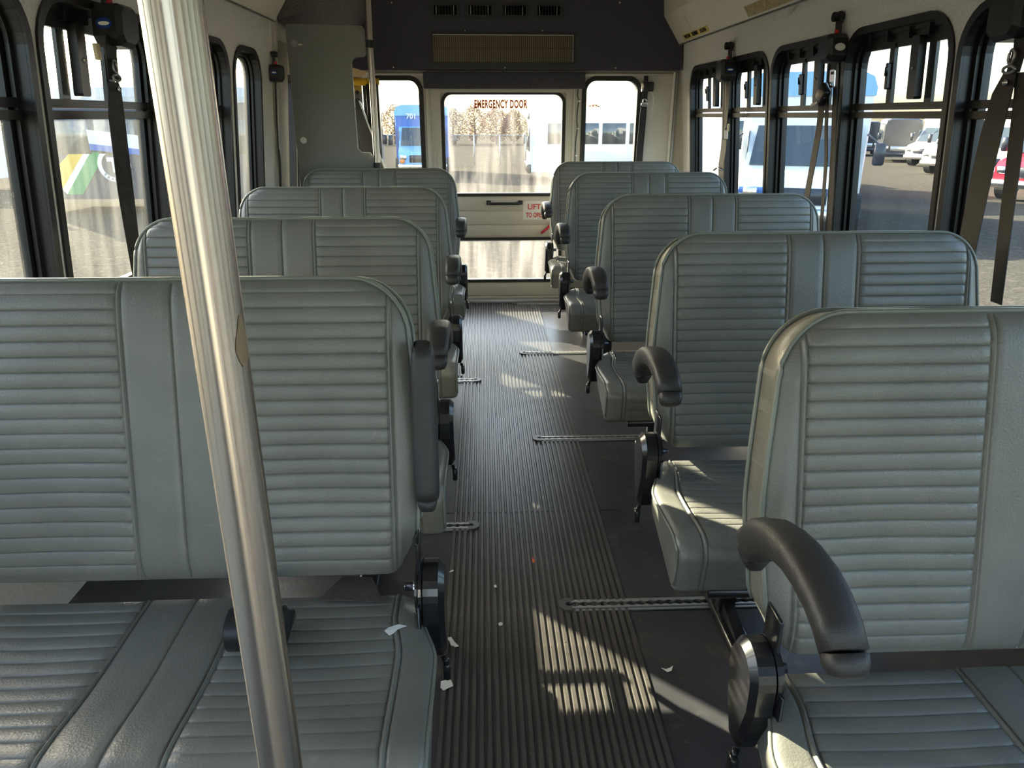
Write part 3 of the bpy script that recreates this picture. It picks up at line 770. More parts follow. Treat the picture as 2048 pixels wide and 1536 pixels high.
# lap belt retractor lying on the nearest left cushion
e = empty('lap_belt_retractor', (-.375, .965, .452)); tag(e, 'black plastic lap belt housing lying on the nearest left cushion', 'seat belt')
mb = MB(); pr = [(.0, .0), (.075, .0)]
L = []
for x, r_ in ((-.045, .030), (-.042, .035), (.042, .035), (.045, .030)):
    L.append([Vector((x, -.015 + r_ * math.cos(rad(a)), .022 + r_ * math.sin(rad(a)))) for a in range(0, 360, 18)])
mb.loops(L, smooth=True); mb.add(L[0], [tuple(range(20))]); mb.add(L[-1], [tuple(range(20))[::-1]]); mb.build('spool_cover', 'black', e, angle=rad(40))
mb = MB(); mb.rbox(-.035, .045, .01, .045, -.006, .012, .003); mb.build('mounting_arm', 'steel_black', e)
mb = MB(); mb.rbox(-.02, .03, .015, .045, .010, .016, .002); mb.build('buckle_plate', 'metal_grey', e)
e2 = MB().add([(-.04, .02, 0), (.075, .01, 0), (.05, .065, .012), (-.005, .07, .012), (-.04, .02, -.002), (.075, .01, -.002), (.05, .065, .009), (-.005, .07, .009)],
              [(0, 1, 2, 3), (7, 6, 5, 4), (0, 4, 5, 1), (1, 5, 6, 2), (2, 6, 7, 3), (3, 7, 4, 0)]).build('webbing_flap', mat('shiny_webbing', (.09, .07, .065), .25, bump=(300, 1.0)), None, (-.265, 1.045, .4405))
tag(e2, 'glossy brown strap flap poking out between left cushion and backrest', 'strap')

# ------------------------------------------------------------------ poles
def pole(x, y, r, z1, label, lean=0):
    e = empty('grab_pole', (x, y, 0)); tag(e, label, 'pole')
    MB().tube([(lean * z / 2, 0, z) for z in (0, .5, 1.0, 1.5, z1)], r, 32).build('pole_tube', 'chrome', e)
    mb = MB(); mb.tube([(0, 0, 0), (0, 0, .012)], r * 2.2, 24, smooth=False); mb.build('floor_flange', 'chrome', e)
    mb = MB(); mb.tube([(lean, 0, z1 - .012), (lean, 0, z1)], r * 2.2, 24, smooth=False); mb.build('ceiling_flange', 'chrome', e)
    return e
p1 = pole(-.172, .424, .016, ZC, 'large brushed steel grab pole standing nearest in front of the left benches', .016)
mb = MB(); L = []
for z, a0, a1 in ((1.138, 62, 70), (1.132, 56, 76), (1.124, 46, 80), (1.117, 42, 80), (1.110, 48, 76), (1.106, 56, 68)):
    L.append([Vector((.009 + .01635 * math.cos(rad(a0 - 82 + (a1 - a0) * k / 6)), .01635 * math.sin(rad(a0 - 82 + (a1 - a0) * k / 6)), z)) for k in range(7)])
mb.loops(L, close=False, smooth=True); mb.build('tape_residue', 'stain', p1)
p2 = pole(-.570, 3.985, .017, ZC, 'slim steel grab pole clamped to the grey partition panel', .01)

# partition panel
pe = empty('partition_panel', (-.80, 4.0, .3)); tag(pe, 'tall matt grey partition panel with cut-out edge behind the rear left bench', 'panel')
inv = pe.matrix_basis.translation.copy(); g = lambda a, b, d: Vector((a, 4.0 + d, b)) - inv
out = [(-.985, .30), (-.585, .30), (-.585, 1.045), (-.600, 1.065), (-.645, 1.067), (-.662, 1.085), (-.664, 1.50), (-.655, 1.520), (-.640, 1.528), (-.600, 1.530), (-.588, 1.545), (-.588, 1.655), (-.600, 1.672), (-.972, 1.680), (-.982, 1.670)]
MB().prism(out, g, 0, .012).build('panel_board', 'panel', pe)
MB().prism([(-.6665, 1.09), (-.664, 1.09), (-.664, 1.495), (-.6665, 1.495)], lambda a, b, d: g(a + .001, b, d), -.001, .013).build('edge_trim', 'metal_grey', pe)
for x, z in ((-.944, 1.590), (-.945, 1.128)):
    w = MB().tube([(x, 4.0, z), (x, 3.997, z)], .0165, 20, smooth=False).build('washer', 'white' if z < 1.3 else 'metal_grey', pe, -inv)
    MB().tube([(x, 3.998, z), (x, 3.989, z)], .006, 8, smooth=False).build('bolt', 'bright', w, -inv)
MB().rbox(-.925, -.905, 3.997, 4.0, 1.582, 1.589, .001).build('scratch_mark', 'white', pe, -inv)
for z in (1.588, .998):
    c = MB().tube([(-.562 - .003, 3.985, z - .018), (-.562 - .003, 3.985, z + .018)], .0205, 20, smooth=False).build('pole_clamp', 'black', pe, -inv)
    MB().tube([(-.606, 4.0, z), (-.606, 3.99, z)], .006, 8, smooth=False).build('bolt', 'bright', c, -inv)
    MB().rbox(-.62, -.58, 4.012, 4.022, z - .015, z + .015, .002).build('clamp_tab', 'black', c, -inv)

# folded wheelchair lift behind the panel
le = empty('wheelchair_lift', (-.72, 4.55, 0)); tag(le, 'folded wheelchair lift with yellow rail and black arm behind the partition panel', 'lift')
inv = le.matrix_basis.translation.copy()
MB().rbox(-.770, -.715, 4.60, 4.64, .0, 1.50, .004).build('upright', 'bright', le, -inv)
hole = MB().tube([(0, 0, 0), (0, -.002, 0)], .011, 12, smooth=False).mesh('slot_hole')
for k in range(9): link('slot_hole', hole, 'black', le, Vector((-.742, 4.598, 1.47 - .045 * k)) - inv)
MB().tube([(-.95, 4.52, 1.433), (-.60, 4.52, 1.433)], .020, 16).build('hand_rail', 'yellow', le, -inv)
mb = MB(); mb.prism([(-.80, 1.34), (-.735, 1.345), (-.705, 1.325), (-.575, .93), (-.575, .86), (-.66, .84), (-.84, .84)], lambda a, b, d: Vector((a, 4.44 + d, b)) - inv, 0, .03)
mb.build('lift_arm', 'black', le)
mb = MB(); mb.tube([(-.708, 4.43, 1.33), (-.64, 4.43, 1.13), (-.582, 4.43, .94)], .009, 8, squash=(.010, .004)); mb.build('edge_strip', 'white', le, -inv)
MB().tube([(-.755, 4.438, 1.30), (-.755, 4.428, 1.30)], .014, 12, smooth=False).build('pivot_bolt', 'bright', le, -inv)
MB().rbox(-.67, -.60, 4.46, 4.52, .5, 1.42, .004).build('mast', 'steel_black', le, -inv)
MB().rbox(-.98, -.70, 4.62, 4.66, .3, .62, .01).build('folded_platform', 'steel_black', le, -inv)
MB().rbox(-.95, -.63, 4.50, 4.62, 0, .30, .01).build('lift_base', 'steel_black', le, -inv)
ll = MB().add([(-.80, 4.5, 1.525), (-.66, 4.5, 1.485), (-.70, 4.5, 1.46), (-.82, 4.5, 1.46), (-.80, 4.56, 1.525), (-.66, 4.56, 1.485), (-.70, 4.56, 1.46), (-.82, 4.56, 1.46)],
         [(0, 1, 2, 3), (7, 6, 5, 4), (0, 4, 5, 1), (1, 5, 6, 2), (2, 6, 7, 3), (3, 7, 4, 0)]).build('guide_bracket', mat('tan_bracket', (.5, .36, .22), .5), le, -inv)

# ------------------------------------------------------------------ shoulder belts
def ribbon(mb, pts, w, wd, th=.0022):
    """pts world points; wd width direction per point or single"""
    A = []
    for i, p in enumerate(pts):
        p = Vector(p); d = Vector(wd[i] if isinstance(wd, list) else wd).normalized(); ww = w[i] if isinstance(w, list) else w
        t = (Vector(pts[min(i + 1, len(pts) - 1)]) - Vector(pts[max(i - 1, 0)])).normalized(); n = t.cross(d).normalized()
        A.append([p - d * ww / 2 - n * th / 2, p + d * ww / 2 - n * th / 2, p + d * ww / 2 + n * th / 2, p - d * ww / 2 + n * th / 2])
    mb.loops(A, smooth=False); mb.add(A[0], [(0, 1, 2, 3)]); mb.add(A[-1], [(3, 2, 1, 0)])
def retractor(e, inv, fn, y, z, s, sc=1.0, badge='blue_badge', faces=-1):
    """box on a bracket; fn(y,z,d) with d negative = into the bus"""
    R = lambda a, b, d: fn(y + a * sc, z + b * sc, -d * sc) - inv
    mb = MB()
    mb.prism([(-.016, .03), (.016, .03), (.016, .10), (-.016, .10)], R, .012, .018); mb.build('anchor_bracket', 'steel_black', e)
    mb = MB(); mb.tube([R(0, .085, .004), R(0, .085, .034)], .014 * sc, 12, smooth=False); mb.build('mounting_knob', 'black', e)
    mb = MB(); mb.tube([R(0, .075, .0), R(0, .075, .006)], .008 * sc, 8); mb.build('anchor_bolt', 'bright', e)
    mb = MB(); prof = [(-.045, -.025), (-.030, -.042), (.022, -.045), (.045, -.030), (.045, .020), (.028, .036), (-.030, .036), (-.045, .024)]
    A = [R(a, b, .004) for a, b in prof]; B = [R(a, b, .050) for a, b in prof]; Cc = [R(a * .78, b * .80, .060) for a, b in prof]
    mb.loops([A, B, Cc], smooth=False); mb.add(A, [tuple(range(8))]); mb.add(Cc, [tuple(range(8))[::-1]])
    h = mb.build('retractor_housing', 'black', e)
    mb = MB(); f_ = [(.016 * math.cos(rad(a)), .0105 * math.sin(rad(a))) for a in range(0, 360, 20)]
    # badge on the face turned toward the front of the bus
    A = [R(-.0455, b - .002, .028 + a) for a, b in f_]; B = [R(-.0475, b - .002, .028 + a) for a, b in f_]
    mb.loops([A, B]); mb.add(B, [tuple(range(18))]); bd = mb.build('badge', badge, h)
    A = [R(-.0476, b * .35 - .002, .028 + a * .7) for a, b in f_]; mb = MB(); mb.add(A, [tuple(range(18))]); mb.build('badge_mark', 'white', h)
    mb = MB(); mb.rbox(-.006, .006, -.006, .006, 0, .014, .002); mb.build('release_tab', 'red', e, R(-.018, .036, .03))
def belt(name, label, fn, y, z, sc, webs, dring=None, badge='blue_badge', extra=None):
    e = empty(name, fn(y, z, -.03)); tag(e, label, 'seat belt'); inv = e.matrix_basis.translation.copy()
    retractor(e, inv, fn, y, z, 1, sc, badge)
    for pts, w, wd in webs:
        mb = MB(); ribbon(mb, [fn(a, b, d) - inv for a, b, d in pts], w, wd); mb.build('webbing', 'webbing', e)
    if dring:
        a, b, d = dring; mb = MB()
        c = fn(a, b, d) - inv
        L = [c + Vector((0, .020 * math.cos(t_), .008 * math.sin(t_))) for t_ in [2 * PI * k / 14 for k in range(15)]]
        mb.tube(L, .0035, 8, caps=False)
        L = [c + Vector((0, .010 * math.cos(t_), .028 + .016 * math.sin(t_))) for t_ in [2 * PI * k / 14 for k in range(15)]]
        mb.tube(L, .0035, 8, caps=False); mb.build('latch_plate', 'metal_grey', e)
        mb = MB(); mb.tube([c + Vector((.004, 0, -.028)), c + Vector((-.004, 0, -.028))], .007, 10); mb.build('web_stop', 'bright', e)
    if extra: extra(e, inv)
    return e
yd = (0, 1, 0)
# left: between window and second bench
def ex_cream(e, inv):
    MB().rbox(-.006, .006, -.010, .010, -.02, .02, .003).build('web_guide', 'cream', e, WLf(2.068, 1.405, -.03) - inv)
belt('shoulder_belt', 'black shoulder belt hanging over the left window above the second bench', WLf, 2.165, 1.478, 1.3,
     [([(2.13, 1.45, -.040), (2.12, 1.40, -.040), (2.12, 1.34, -.040)], .060, yd),
      ([(2.112, 1.335, -.042), (2.112, 1.31, -.044), (2.108, 1.25, -.044), (2.112, 1.16, -.044), (2.118, 1.05, -.044), (2.124, .96, -.045), (2.13, .80, -.05)], [.058, .072, .074, .064, .050, .040, .03], [(0, 1, 0), (0, 1, 0), (.1, 1, 0), (.2, 1, 0), (.4, .8, 0), (.5, .6, 0), (.6, .6, 0)]),
      ([(2.13, 1.325, -.034), (2.150, 1.25, -.034), (2.150, 1.16, -.034), (2.142, 1.05, -.034), (2.138, .96, -.036), (2.14, .80, -.04)], [.045, .045, .045, .036, .03, .03], [(0, 1, 0), (-.1, 1, 0), (-.2, 1, 0), (-.3, 1, 0), (-.4, 1, 0), (-.5, 1, 0)])],
     (2.118, 1.345, -.050), extra=ex_cream)
belt('shoulder_belt', 'black shoulder belt hanging on the far left post beside the grey panel', WLf, 3.80, 1.445, .95,
     [([(3.80, 1.41, -.02), (3.82, 1.25, -.016), (3.86, 1.0, -.014), (3.87, .8, -.014)], .022, yd),
      ([(3.83, 1.09, -.022), (3.85, 1.02, -.022), (3.855, .96, -.022), (3.86, .85, -.02)], .016, yd)], None)
# right: near belt at the window beside the second bench
belt('shoulder_belt', 'thick black shoulder belt in two straps at the nearest right window', WR, 1.815, 1.470, 1.25,
     [([(1.785, 1.45, -.040), (1.780, 1.40, -.040), (1.790, 1.345, -.042)], .045, yd),
      ([(1.795, 1.345, -.045), (1.810, 1.30, -.047), (1.825, 1.20, -.050), (1.838, 1.08, -.052), (1.845, .96, -.055), (1.85, .80, -.06)], [.045, .070, .078, .078, .074, .07], yd),
      ([(1.768, 1.345, -.040), (1.755, 1.30, -.040), (1.745, 1.17, -.040), (1.738, 1.0, -.040), (1.728, .80, -.040)], [.036, .045, .050, .046, .042], yd)],
     (1.792, 1.352, -.052))
def ex_buckle(e, inv):
    mb = MB(); o_ = rr(-.020, .020, -.03, .03, .004, 2)
    mb.prism(o_, lambda a, b, d: WR(2.745 + a, 1.375 + b, d) - inv, -.034, -.031, [rr(-.013, .013, .014, .023, .003, 2), rr(-.013, .013, -.023, -.014, .003, 2)])
    mb.build('adjuster_plate', 'bright', e)
    mb = MB(); mb.rbox(-.014, .014, -.030, .035, -.030, .030, .008); b_ = mb.build('buckle', 'black', e, WR(2.785, 1.325, -.045) - inv); b_.rotation_euler = (rad(-50), 0, 0)
    mb = MB(); mb.tube([WR(2.76, 1.318, -.05) - inv, WR(2.83, 1.295, -.045) - inv, WR(2.89, 1.283, -.04) - inv], .005, 8, squash=(.005, .010)); mb.build('tongue', 'metal_grey', e)
belt('shoulder_belt', 'black shoulder belt with bright adjuster plate on the pillar between right windows', WR, 2.755, 1.478, 1.15,
     [([(2.745, 1.45, -.030), (2.742, 1.42, -.030), (2.745, 1.385, -.030)], .040, yd),
      ([(2.82, 1.29, -.032), (2.828, 1.21, -.032), (2.855, 1.08, -.036), (2.885, .95, -.04), (2.91, .82, -.04)], .048, yd),
      ([(2.785, 1.31, -.028), (2.778, 1.20, -.028), (2.762, 1.10, -.028), (2.765, .95, -.028), (2.77, .80, -.028)], .026, yd),
      ([(2.735, 1.35, -.024), (2.725, 1.15, -.022), (2.712, .97, -.022), (2.71, .80, -.022)], .036, yd)], None, badge='paper', extra=ex_buckle)
def ex_buckle2(e, inv):
    mb = MB(); mb.prism(rr(-.030, .030, -.022, .022, .004, 2), lambda a, b, d: WR(3.955 + a, 1.155 + b, d) - inv, -.028, -.025); mb.build('adjuster_plate', 'bright', e)
    MB().rbox(-.004, .004, -.008, .008, -.02, .02, .003).build('web_guide', 'cream', e, WR(3.905, 1.19, -.03) - inv)
    mb = MB(); mb.tube([WR(3.94, .975, -.05) - inv, WR(4.02, .985, -.05) - inv, WR(4.08, .965, -.05) - inv], .005, 8); mb.build('tongue', 'metal_grey', e)
belt('shoulder_belt', 'black shoulder belt with bright plate between the two rearmost right windows', WR, 3.93, 1.470, 1.3,
     [([(3.935, 1.44, -.03), (3.935, 1.30, -.030), (3.965, 1.18, -.030)], .030, yd),
      ([(3.895, 1.44, -.03), (3.91, 1.30, -.032), (3.945, 1.19, -.032)], .034, yd),
      ([(3.955, 1.13, -.034), (3.965, 1.08, -.034), (3.995, 1.00, -.036), (3.99, .85, -.036)], .085, yd)], None, extra=ex_buckle2)
def ex_cord(e, inv):
    mb = MB(); pts = [(-.045, .0, .02), (-.04, -.01, -.01), (-.02, -.01, -.04), (.0, -.01, -.06), (.008, -.008, -.10), (.006, -.006, -.16)]
    mb.tube([Vector((1.105, YR - .03, 1.44)) + Vector(p) - inv for p in pts], .002, 6); mb.build('white_cord', 'white', e)
RWf = lambda a, b, d: Vector((1.09 + (a), YR + d, b))
e = empty('shoulder_belt', (1.09, YR - .03, 1.44)); tag(e, 'black shoulder belt with silver plate hanging on the rear wall by the right rear window', 'seat belt'); inv = e.matrix_basis.translation.copy()
MB().rbox(1.048, 1.075, YR - .016, YR, 1.43, 1.50, .008).build('anchor_bracket', 'black', e, -inv)
h = MB().rbox(1.035, 1.105, YR - .065, YR - .004, 1.395, 1.452, .008).build('retractor_housing', 'black', e, -inv)
f_ = [(.016 * math.cos(rad(a)), .006 * math.sin(rad(a))) for a in range(0, 360, 20)]
mb = MB(); A = [Vector((1.078 + a, YR - .065, 1.424 + b)) - inv for a, b in f_]; B = [p + Vector((0, -.002, 0)) for p in A]; mb.loops([A, B]); mb.add(B, [tuple(range(18))]); mb.build('badge', 'blue_badge', h)
MB().rbox(1.030, 1.036, YR - .05, YR - .02, 1.395, 1.445, .002).build('side_plate', 'white', e, -inv)
mb = MB(); ribbon(mb, [(1.057, YR - .03, 1.40), (1.055, YR - .03, 1.33)], .036, (1, 0, 0)); ribbon(mb, [(1.052, YR - .034, 1.315), (1.052, YR - .034, 1.25), (1.045, YR - .034, 1.05), (1.04, YR - .034, .8)], [.040, .044, .046, .046], (1, 0, 0))
mb.build('webbing', 'webbing', e, -inv)
mb = MB(); L = [Vector((1.054 + .022 * math.cos(2 * PI * k / 14), YR - .042, 1.318 + .010 * math.sin(2 * PI * k / 14))) - inv for k in range(15)]; mb.tube(L, .004, 8, caps=False)
L = [Vector((1.054 + .011 * math.cos(2 * PI * k / 14), YR - .042, 1.337 + .014 * math.sin(2 * PI * k / 14))) - inv for k in range(15)]; mb.tube(L, .004, 8, caps=False)
mb.build('latch_plate', 'bright', e)
ex_cord(e, inv)
# thin cable with clips beside the door
e = empty('cable', (.62, YR - .01, 1.0)); tag(e, 'thin black cable clipped to the rear wall right of the emergency door', 'cable'); inv = e.matrix_basis.translation.copy()
cp = [(.622, 1.41), (.620, 1.37), (.630, 1.34), (.622, 1.28), (.620, 1.22), (.626, 1.17), (.618, 1.10), (.616, 1.0), (.618, .8), (.616, .4), (.616, .1)]
MB().tube([Vector((x, YR - .008, z)) - inv for x, z in cp], .0035, 6).build('cable_run', 'black', e)
for x, z in ((.632, 1.338), (.630, 1.17), (.622, 1.0)): MB().rbox(x - .006, x + .008, YR - .014, YR, z - .005, z + .005, .002).build('cable_clip', 'white', e, -inv)

# ------------------------------------------------------------------ litter
def scrap(name, x, y, z, poly, label, m='paper', cat='paper scrap', lift=.004):
    mb = MB(); P_ = poly; cx = sum(p[0] for p in P_) / len(P_); cy = sum(p[1] for p in P_) / len(P_)
    rng = random.Random(int(abs(x * 9999)))
    mb.prism(P_, lambda a, b, d: Vector((a, b, d + lift * (math.sin(a * 90) * .5 + .5) * (1 if d >= 0 else 1))), 0, .0007)
    o = mb.build(name, m, None, (x, y, z)); tag(o, label, cat, 'litter on the floor' if z < .1 else None); return o
FZ = .0053
scrap('paper_scrap', -.102, 1.306, FZ, [(-.014, .014), (-.002, .016), (0, .013), (.010, .014), (.016, -.006), (.006, -.010), (-.006, -.016), (-.014, -.006)], 'square white paper scrap on the ribbed floor beside the nearest left bench')
scrap('paper_scrap', -.094, 1.448, FZ, [(-.016, .020), (-.004, .022), (.004, .004), (.017, -.016), (.006, -.018), (.004, -.012), (-.003, -.010), (-.008, .008)], 'long torn cream paper scrap on the floor beside the left bench')
scrap('paper_scrap', -.109, 1.750, FZ, [(-.007, -.003), (.001, .004), (.008, .003), (.006, -.003), (-.002, -.006)], 'small oval white scrap on floor near the left bench hinge')
scrap('paper_scrap', -.143, 1.628, .001, [(-.006, -.014), (-.002, .012), (.003, .013), (.005, 0), (.008, -.008), (0, -.014)], 'narrow white scrap touching the left bench hinge on the floor')
scrap('paper_scrap', .018, 1.673, FZ, [(-.004, .006), (.003, .006), (.004, -.005), (-.003, -.006)], 'tiny white flake in the middle of the aisle')
scrap('paper_scrap', .029, 1.513, FZ, [(-.006, .004), (0, .008), (.006, .002), (.004, -.006), (-.004, -.006)], 'small white five-sided flake in mid aisle, closer than the other')
scrap('paper_scrap', .429, 1.336, .001, [(-.016, .012), (-.006, .006), (.004, .008), (.014, .014), (.006, -.002), (-.004, -.004)], 'white V-shaped scrap on smooth floor right of the ribs')
scrap('orange_crumb', .134, 1.793, FZ, [(-.0035, .012), (.001, .012), (.004, -.008), (-.001, -.012), (-.004, -.006)], 'small orange crumb on the ribbed aisle floor', 'orangetext', 'crumb')
scrap('paper_scrap', -.155, .955, .456, [(-.018, .002), (-.012, .010), (.004, .014), (.018, .008), (.010, .005), (.004, .002), (-.002, -.006), (-.008, -.010)], 'torn white paper scrap on the edge of the nearest left cushion')
rng = random.Random(3); mb = MB()
for k in range(150):
    x, y = rng.uniform(-.12, .55), rng.uniform(1.0, 4.6); r_ = rng.uniform(.0010, .0024)
    z = .0055 if -.11 < x < .39 else .001
    mb.add([(x - r_, y, z), (x, y + r_ * 1.3, z), (x + r_, y, z), (x, y - r_, z), (x, y, z + r_)], [(0, 1, 4), (1, 2, 4), (2, 3, 4), (3, 0, 4), (0, 3, 2, 1)])
tag(mb.build('grit', 'kerb'), 'scattered grit and crumbs on the aisle floor', 'grit', None, 'stuff')

# ------------------------------------------------------------------ outside
GS = .017; GZ = lambda y: -.75 - GS * y
mb = MB(); mb.add([(-160, -60, GZ(-60)), (160, -60, GZ(-60)), (160, 260, GZ(260)), (-160, 260, GZ(260))], [(0, 1, 2, 3)])
gnd = mb.build('ground', 'gravel'); tag(gnd, kind='structure')
def wheel(mb, x, y, r=.42, w=.25, ax='x'):
    if ax == 'x': mb.tube([(x - w / 2, y, r), (x + w / 2, y, r)], r, 20, smooth=False)
def vehicle(name, label, px, py, rz, L, Wd, H, body, kind, roof=None, low=None, extra=None, group=None, wheels=None):
    """local frame: front faces local -y, width along x; kinds: coach, cutaway, van"""
    e = empty(name, (px, py, GZ(py)), rz); tag(e, label, 'bus', group)
    hw_ = Wd / 2; cab = 0 if kind == 'coach' else 1.5
    z0 = .38
    mb = MB(); y0 = cab if kind == 'cutaway' else 0
    # body shell from cross-section with rounded roof
    sec = [(-hw_, z0), (-hw_, H - .30), (-hw_ + .08, H - .10), (-hw_ + .30, H), (hw_ - .30, H), (hw_ - .08, H - .10), (hw_, H - .30), (hw_, z0)]
    yk = [(y0, .97), (y0 + .15, 1), (L - .1, 1), (L, .97)]
    L_ = [[Vector((x * s_, y, z0 + (z - z0) * (s_ if z > 1 else 1))) for x, z in sec] for y, s_ in yk]
    mb.loops(L_); mb.add(L_[0], [tuple(range(8))]); mb.add(L_[-1], [tuple(range(8))[::-1]])
    mb.build('body', body, e)
    if roof:
        sec2 = [(-hw_ - .01, H - .42), (-hw_ - .01, H - .28), (-hw_ + .07, H - .08), (-hw_ + .30, H + .02), (hw_ - .30, H + .02), (hw_ - .07, H - .08), (hw_ + .01, H - .28), (hw_ + .01, H - .42)]
        L_ = [[Vector((x, y, z)) for x, z in sec2] for y in (y0 - .03, L + .01)]; mb = MB(); mb.loops(L_); mb.add(L_[0], [tuple(range(8))]); mb.add(L_[1], [tuple(range(8))[::-1]]); mb.build('roof_cap', roof, e)
    if low: MB().box(-hw_ - .015, hw_ + .015, y0 + .2, L - .1, z0 - .02, z0 + .5).build('skirt', low, e)
    # side windows
    n = int((L - y0 - 1.0) / 1.1)
    for sx in (-1, 1):
        for k in range(n):
            a = y0 + .7 + k * 1.1
            MB().rbox(sx * hw_ - .02, sx * hw_ + .02, a, a + .95, 1.45, 2.25, .015, seg=1).build('side_window', 'bus_glass', e)
    if kind == 'coach':
        MB().rbox(-hw_ * .90, hw_ * .90, -.03, .03, 1.15, H - .55, .02, seg=1).build('windshield', 'bus_glass', e)
        MB().rbox(-hw_ * .6, hw_ * .6, -.04, .02, H - .45, H - .22, .02, seg=1).build('destination_sign', 'bus_black', e)
        MB().rbox(-hw_, hw_, -.10, .05, .32, .68, .03, seg=1).build('bumper', low or 'bus_black', e)
    else:
        hood = body if kind != 'cutaway' else (extra or {}).get('hood', body)
        # cab: sloped windscreen and hood
        w2 = min(hw_, 1.0)
        pr = [(-.02, .45), (-.04, .95), (.10, 1.12), (.75, 1.28), (1.35, 2.05), (1.6, 2.12), (1.6, .45)] if kind == 'cutaway' else [(-.02, .40), (-.04, .92), (.08, 1.08), (.55, 1.22), (1.15, 2.02), (1.6, 2.1), (1.6, .40)]
        mb = MB(); A = [Vector((-w2, y, z)) for y, z in pr]; B = [Vector((w2, y, z)) for y, z in pr]; mb.loops([A, B]); mb.add(A, [tuple(range(7))]); mb.add(B, [tuple(range(7))[::-1]]); mb.build('cab', hood, e)
        (ya, za), (yb_, zb) = pr[3], pr[4]
        mb = MB(); v = [(-w2 * .92, ya + .02, za + .04), (w2 * .92, ya + .02, za + .04), (w2 * .86, yb_ - .02, zb - .03), (-w2 * .86, yb_ - .02, zb - .03)]
        v = [Vector(p) for p in v]; off = Vector((0, -.03, .025)); mb.add([p + off for p in v] + v, [(0, 1, 2, 3), (0, 4, 5, 1), (1, 5, 6, 2), (2, 6, 7, 3), (3, 7, 4, 0)]); mb.build('windshield', 'bus_glass', e)
        for sx in (-1, 1):
            MB().rbox(sx * w2 - .01, sx * w2 + .01, .95, 1.5, 1.30, 1.95, .008, seg=1).build('cab_window', 'bus_glass', e)
            MB().rbox(sx * w2 * .80 - .13, sx * w2 * .80 + .13, -.07, -.0, .78, .98, .02, seg=1).build('headlamp', 'bright', e)
        MB().rbox(-w2 * .55, w2 * .55, -.07, 0, .68, .98, .02, seg=1).build('grille', 'bus_black' if kind == 'cutaway' else 'metal_grey', e)
        MB().rbox(-w2 * 1.02, w2 * 1.02, -.14, .05, .40, .62, .03, seg=1).build('bumper', 'bright' if kind == 'cutaway' else 'bus_black', e)
        if kind == 'van':
            pass
    for sx in (-1, 1):
        mx_ = sx * (hw_ + .18); my = .9 if kind != 'coach' else -.1
        m_ = MB().rbox(mx_ - .10, mx_ + .10, my - .04, my + .04, 1.35, 1.75, .03, seg=1).build('mirror', 'bus_black', e)
        MB().tube([(mx_, my, 1.7), (sx * hw_ * .95, my + .1, 1.9)], .02, 6).build('mirror_arm', 'bus_black', m_)
        for yy in wheels or (.85 if kind != 'coach' else 1.6, L - 1.5):
            mb = MB(); wheel(mb, sx * (hw_ - .16), yy, .42, .30); wv = mb.build('wheel', 'tyre', e)
            mb = MB(); mb.tube([(sx * (hw_ - .005), yy, .42), (sx * (hw_ + .005), yy, .42)], .22, 14, smooth=False); mb.build('hub', 'metal_grey', wv)
    return e
# charcoal bus seen side-on through the left windows (front to the left)
bA = vehicle('transit_bus', 'charcoal city bus with yellow and green diagonal stripes beyond the left windows', -11.2, 19.9, rad(-90), 7.2, 2.5, 3.05, 'bus_dark', 'coach', roof='bus_grey', wheels=(4.0, 5.8))
def sideplate(par, name, poly, m, off=.012):
    # bus side facing the camera = local x=-1.25 after rotation (-90): local (-x) -> world -y ... local y -> world +x
    mb = MB(); mb.prism(poly, lambda a, b, d: Vector((1.25 + d, a, b)), off - .006, off); return mb.build(name, m, par)

Y_ = lambda poly: poly
sideplate(bA, 'yellow_stripe', [(.52, .62), (.75, .62), (1.45, 1.5), (1.12, 1.5), (.80, 1.22)], 'bus_yellow')
sideplate(bA, 'white_stripe', [(.75, .62), (.84, .50), (1.60, 1.5), (1.45, 1.5)], 'bus_white')
sideplate(bA, 'green_stripe', [(.84, .50), (1.22, .50), (1.98, 1.5), (1.60, 1.5)], 'bus_green')
circ = lambda r, n=36: [(2.12 + r * math.cos(2 * PI * k / n), 1.20 + r * math.sin(2 * PI * k / n)) for k in range(n)]
mb = MB(); mb.prism(circ(.40), lambda a, b, d: Vector((1.25 + d, a, b)), .014, .020, [circ(.30)]); lg = mb.build('round_emblem', 'bus_white', bA)
sideplate(bA, 'emblem_letter', [(2.07, 1.02), (2.17, 1.02), (2.17, 1.28), (2.28, 1.28), (2.28, 1.38), (1.96, 1.38), (1.96, 1.28), (2.07, 1.28)], 'bus_white', .022)
for i_, ch in enumerate('TRANSIT'):
    a = rad(-138 + i_ * 16); me = text_mesh(ch, .10, 1, .002, .002)
    me.transform(frame_mtx(Vector((1.275, 2.12 + .35 * math.cos(a), 1.20 + .35 * math.sin(a))), (0, -math.sin(a), math.cos(a)), (0, -math.cos(a), -math.sin(a)))); link('lettering', me, 'bus_dark', lg)
sideplate(bA, 'white_panel', [(1.62, 1.55), (2.9, 1.42), (2.9, 1.88), (1.62, 2.02)], 'bus_white', .034)  # slanted white panel on the bus side, blue along its lower part
sideplate(bA, 'blue_band', [(1.62, 1.55), (2.9, 1.42), (2.9, 1.56), (1.62, 1.70)], 'bus_blue', .038)
write('fleet_number', '88', .34, 'bus_white', (1.255, 3.05, 2.55), (0, 1, 0), (0, 0, 1), bA, 1, .006, .01)
vehicle('shuttle_bus', 'white parked bus at the far left beyond the gravel', -24.5, 26, rad(-90), 7.6, 2.4, 2.9, 'bus_white', 'coach', low='bus_grey')
b1 = vehicle('shuttle_bus', 'blue cutaway bus with rounded light blue roof seen through the left rear window', -2.55, 31.5, rad(3), 7, 2.35, 2.95, 'bus_blue', 'cutaway', roof='bus_ltblue', extra={'hood': 'bus_ltblue'})
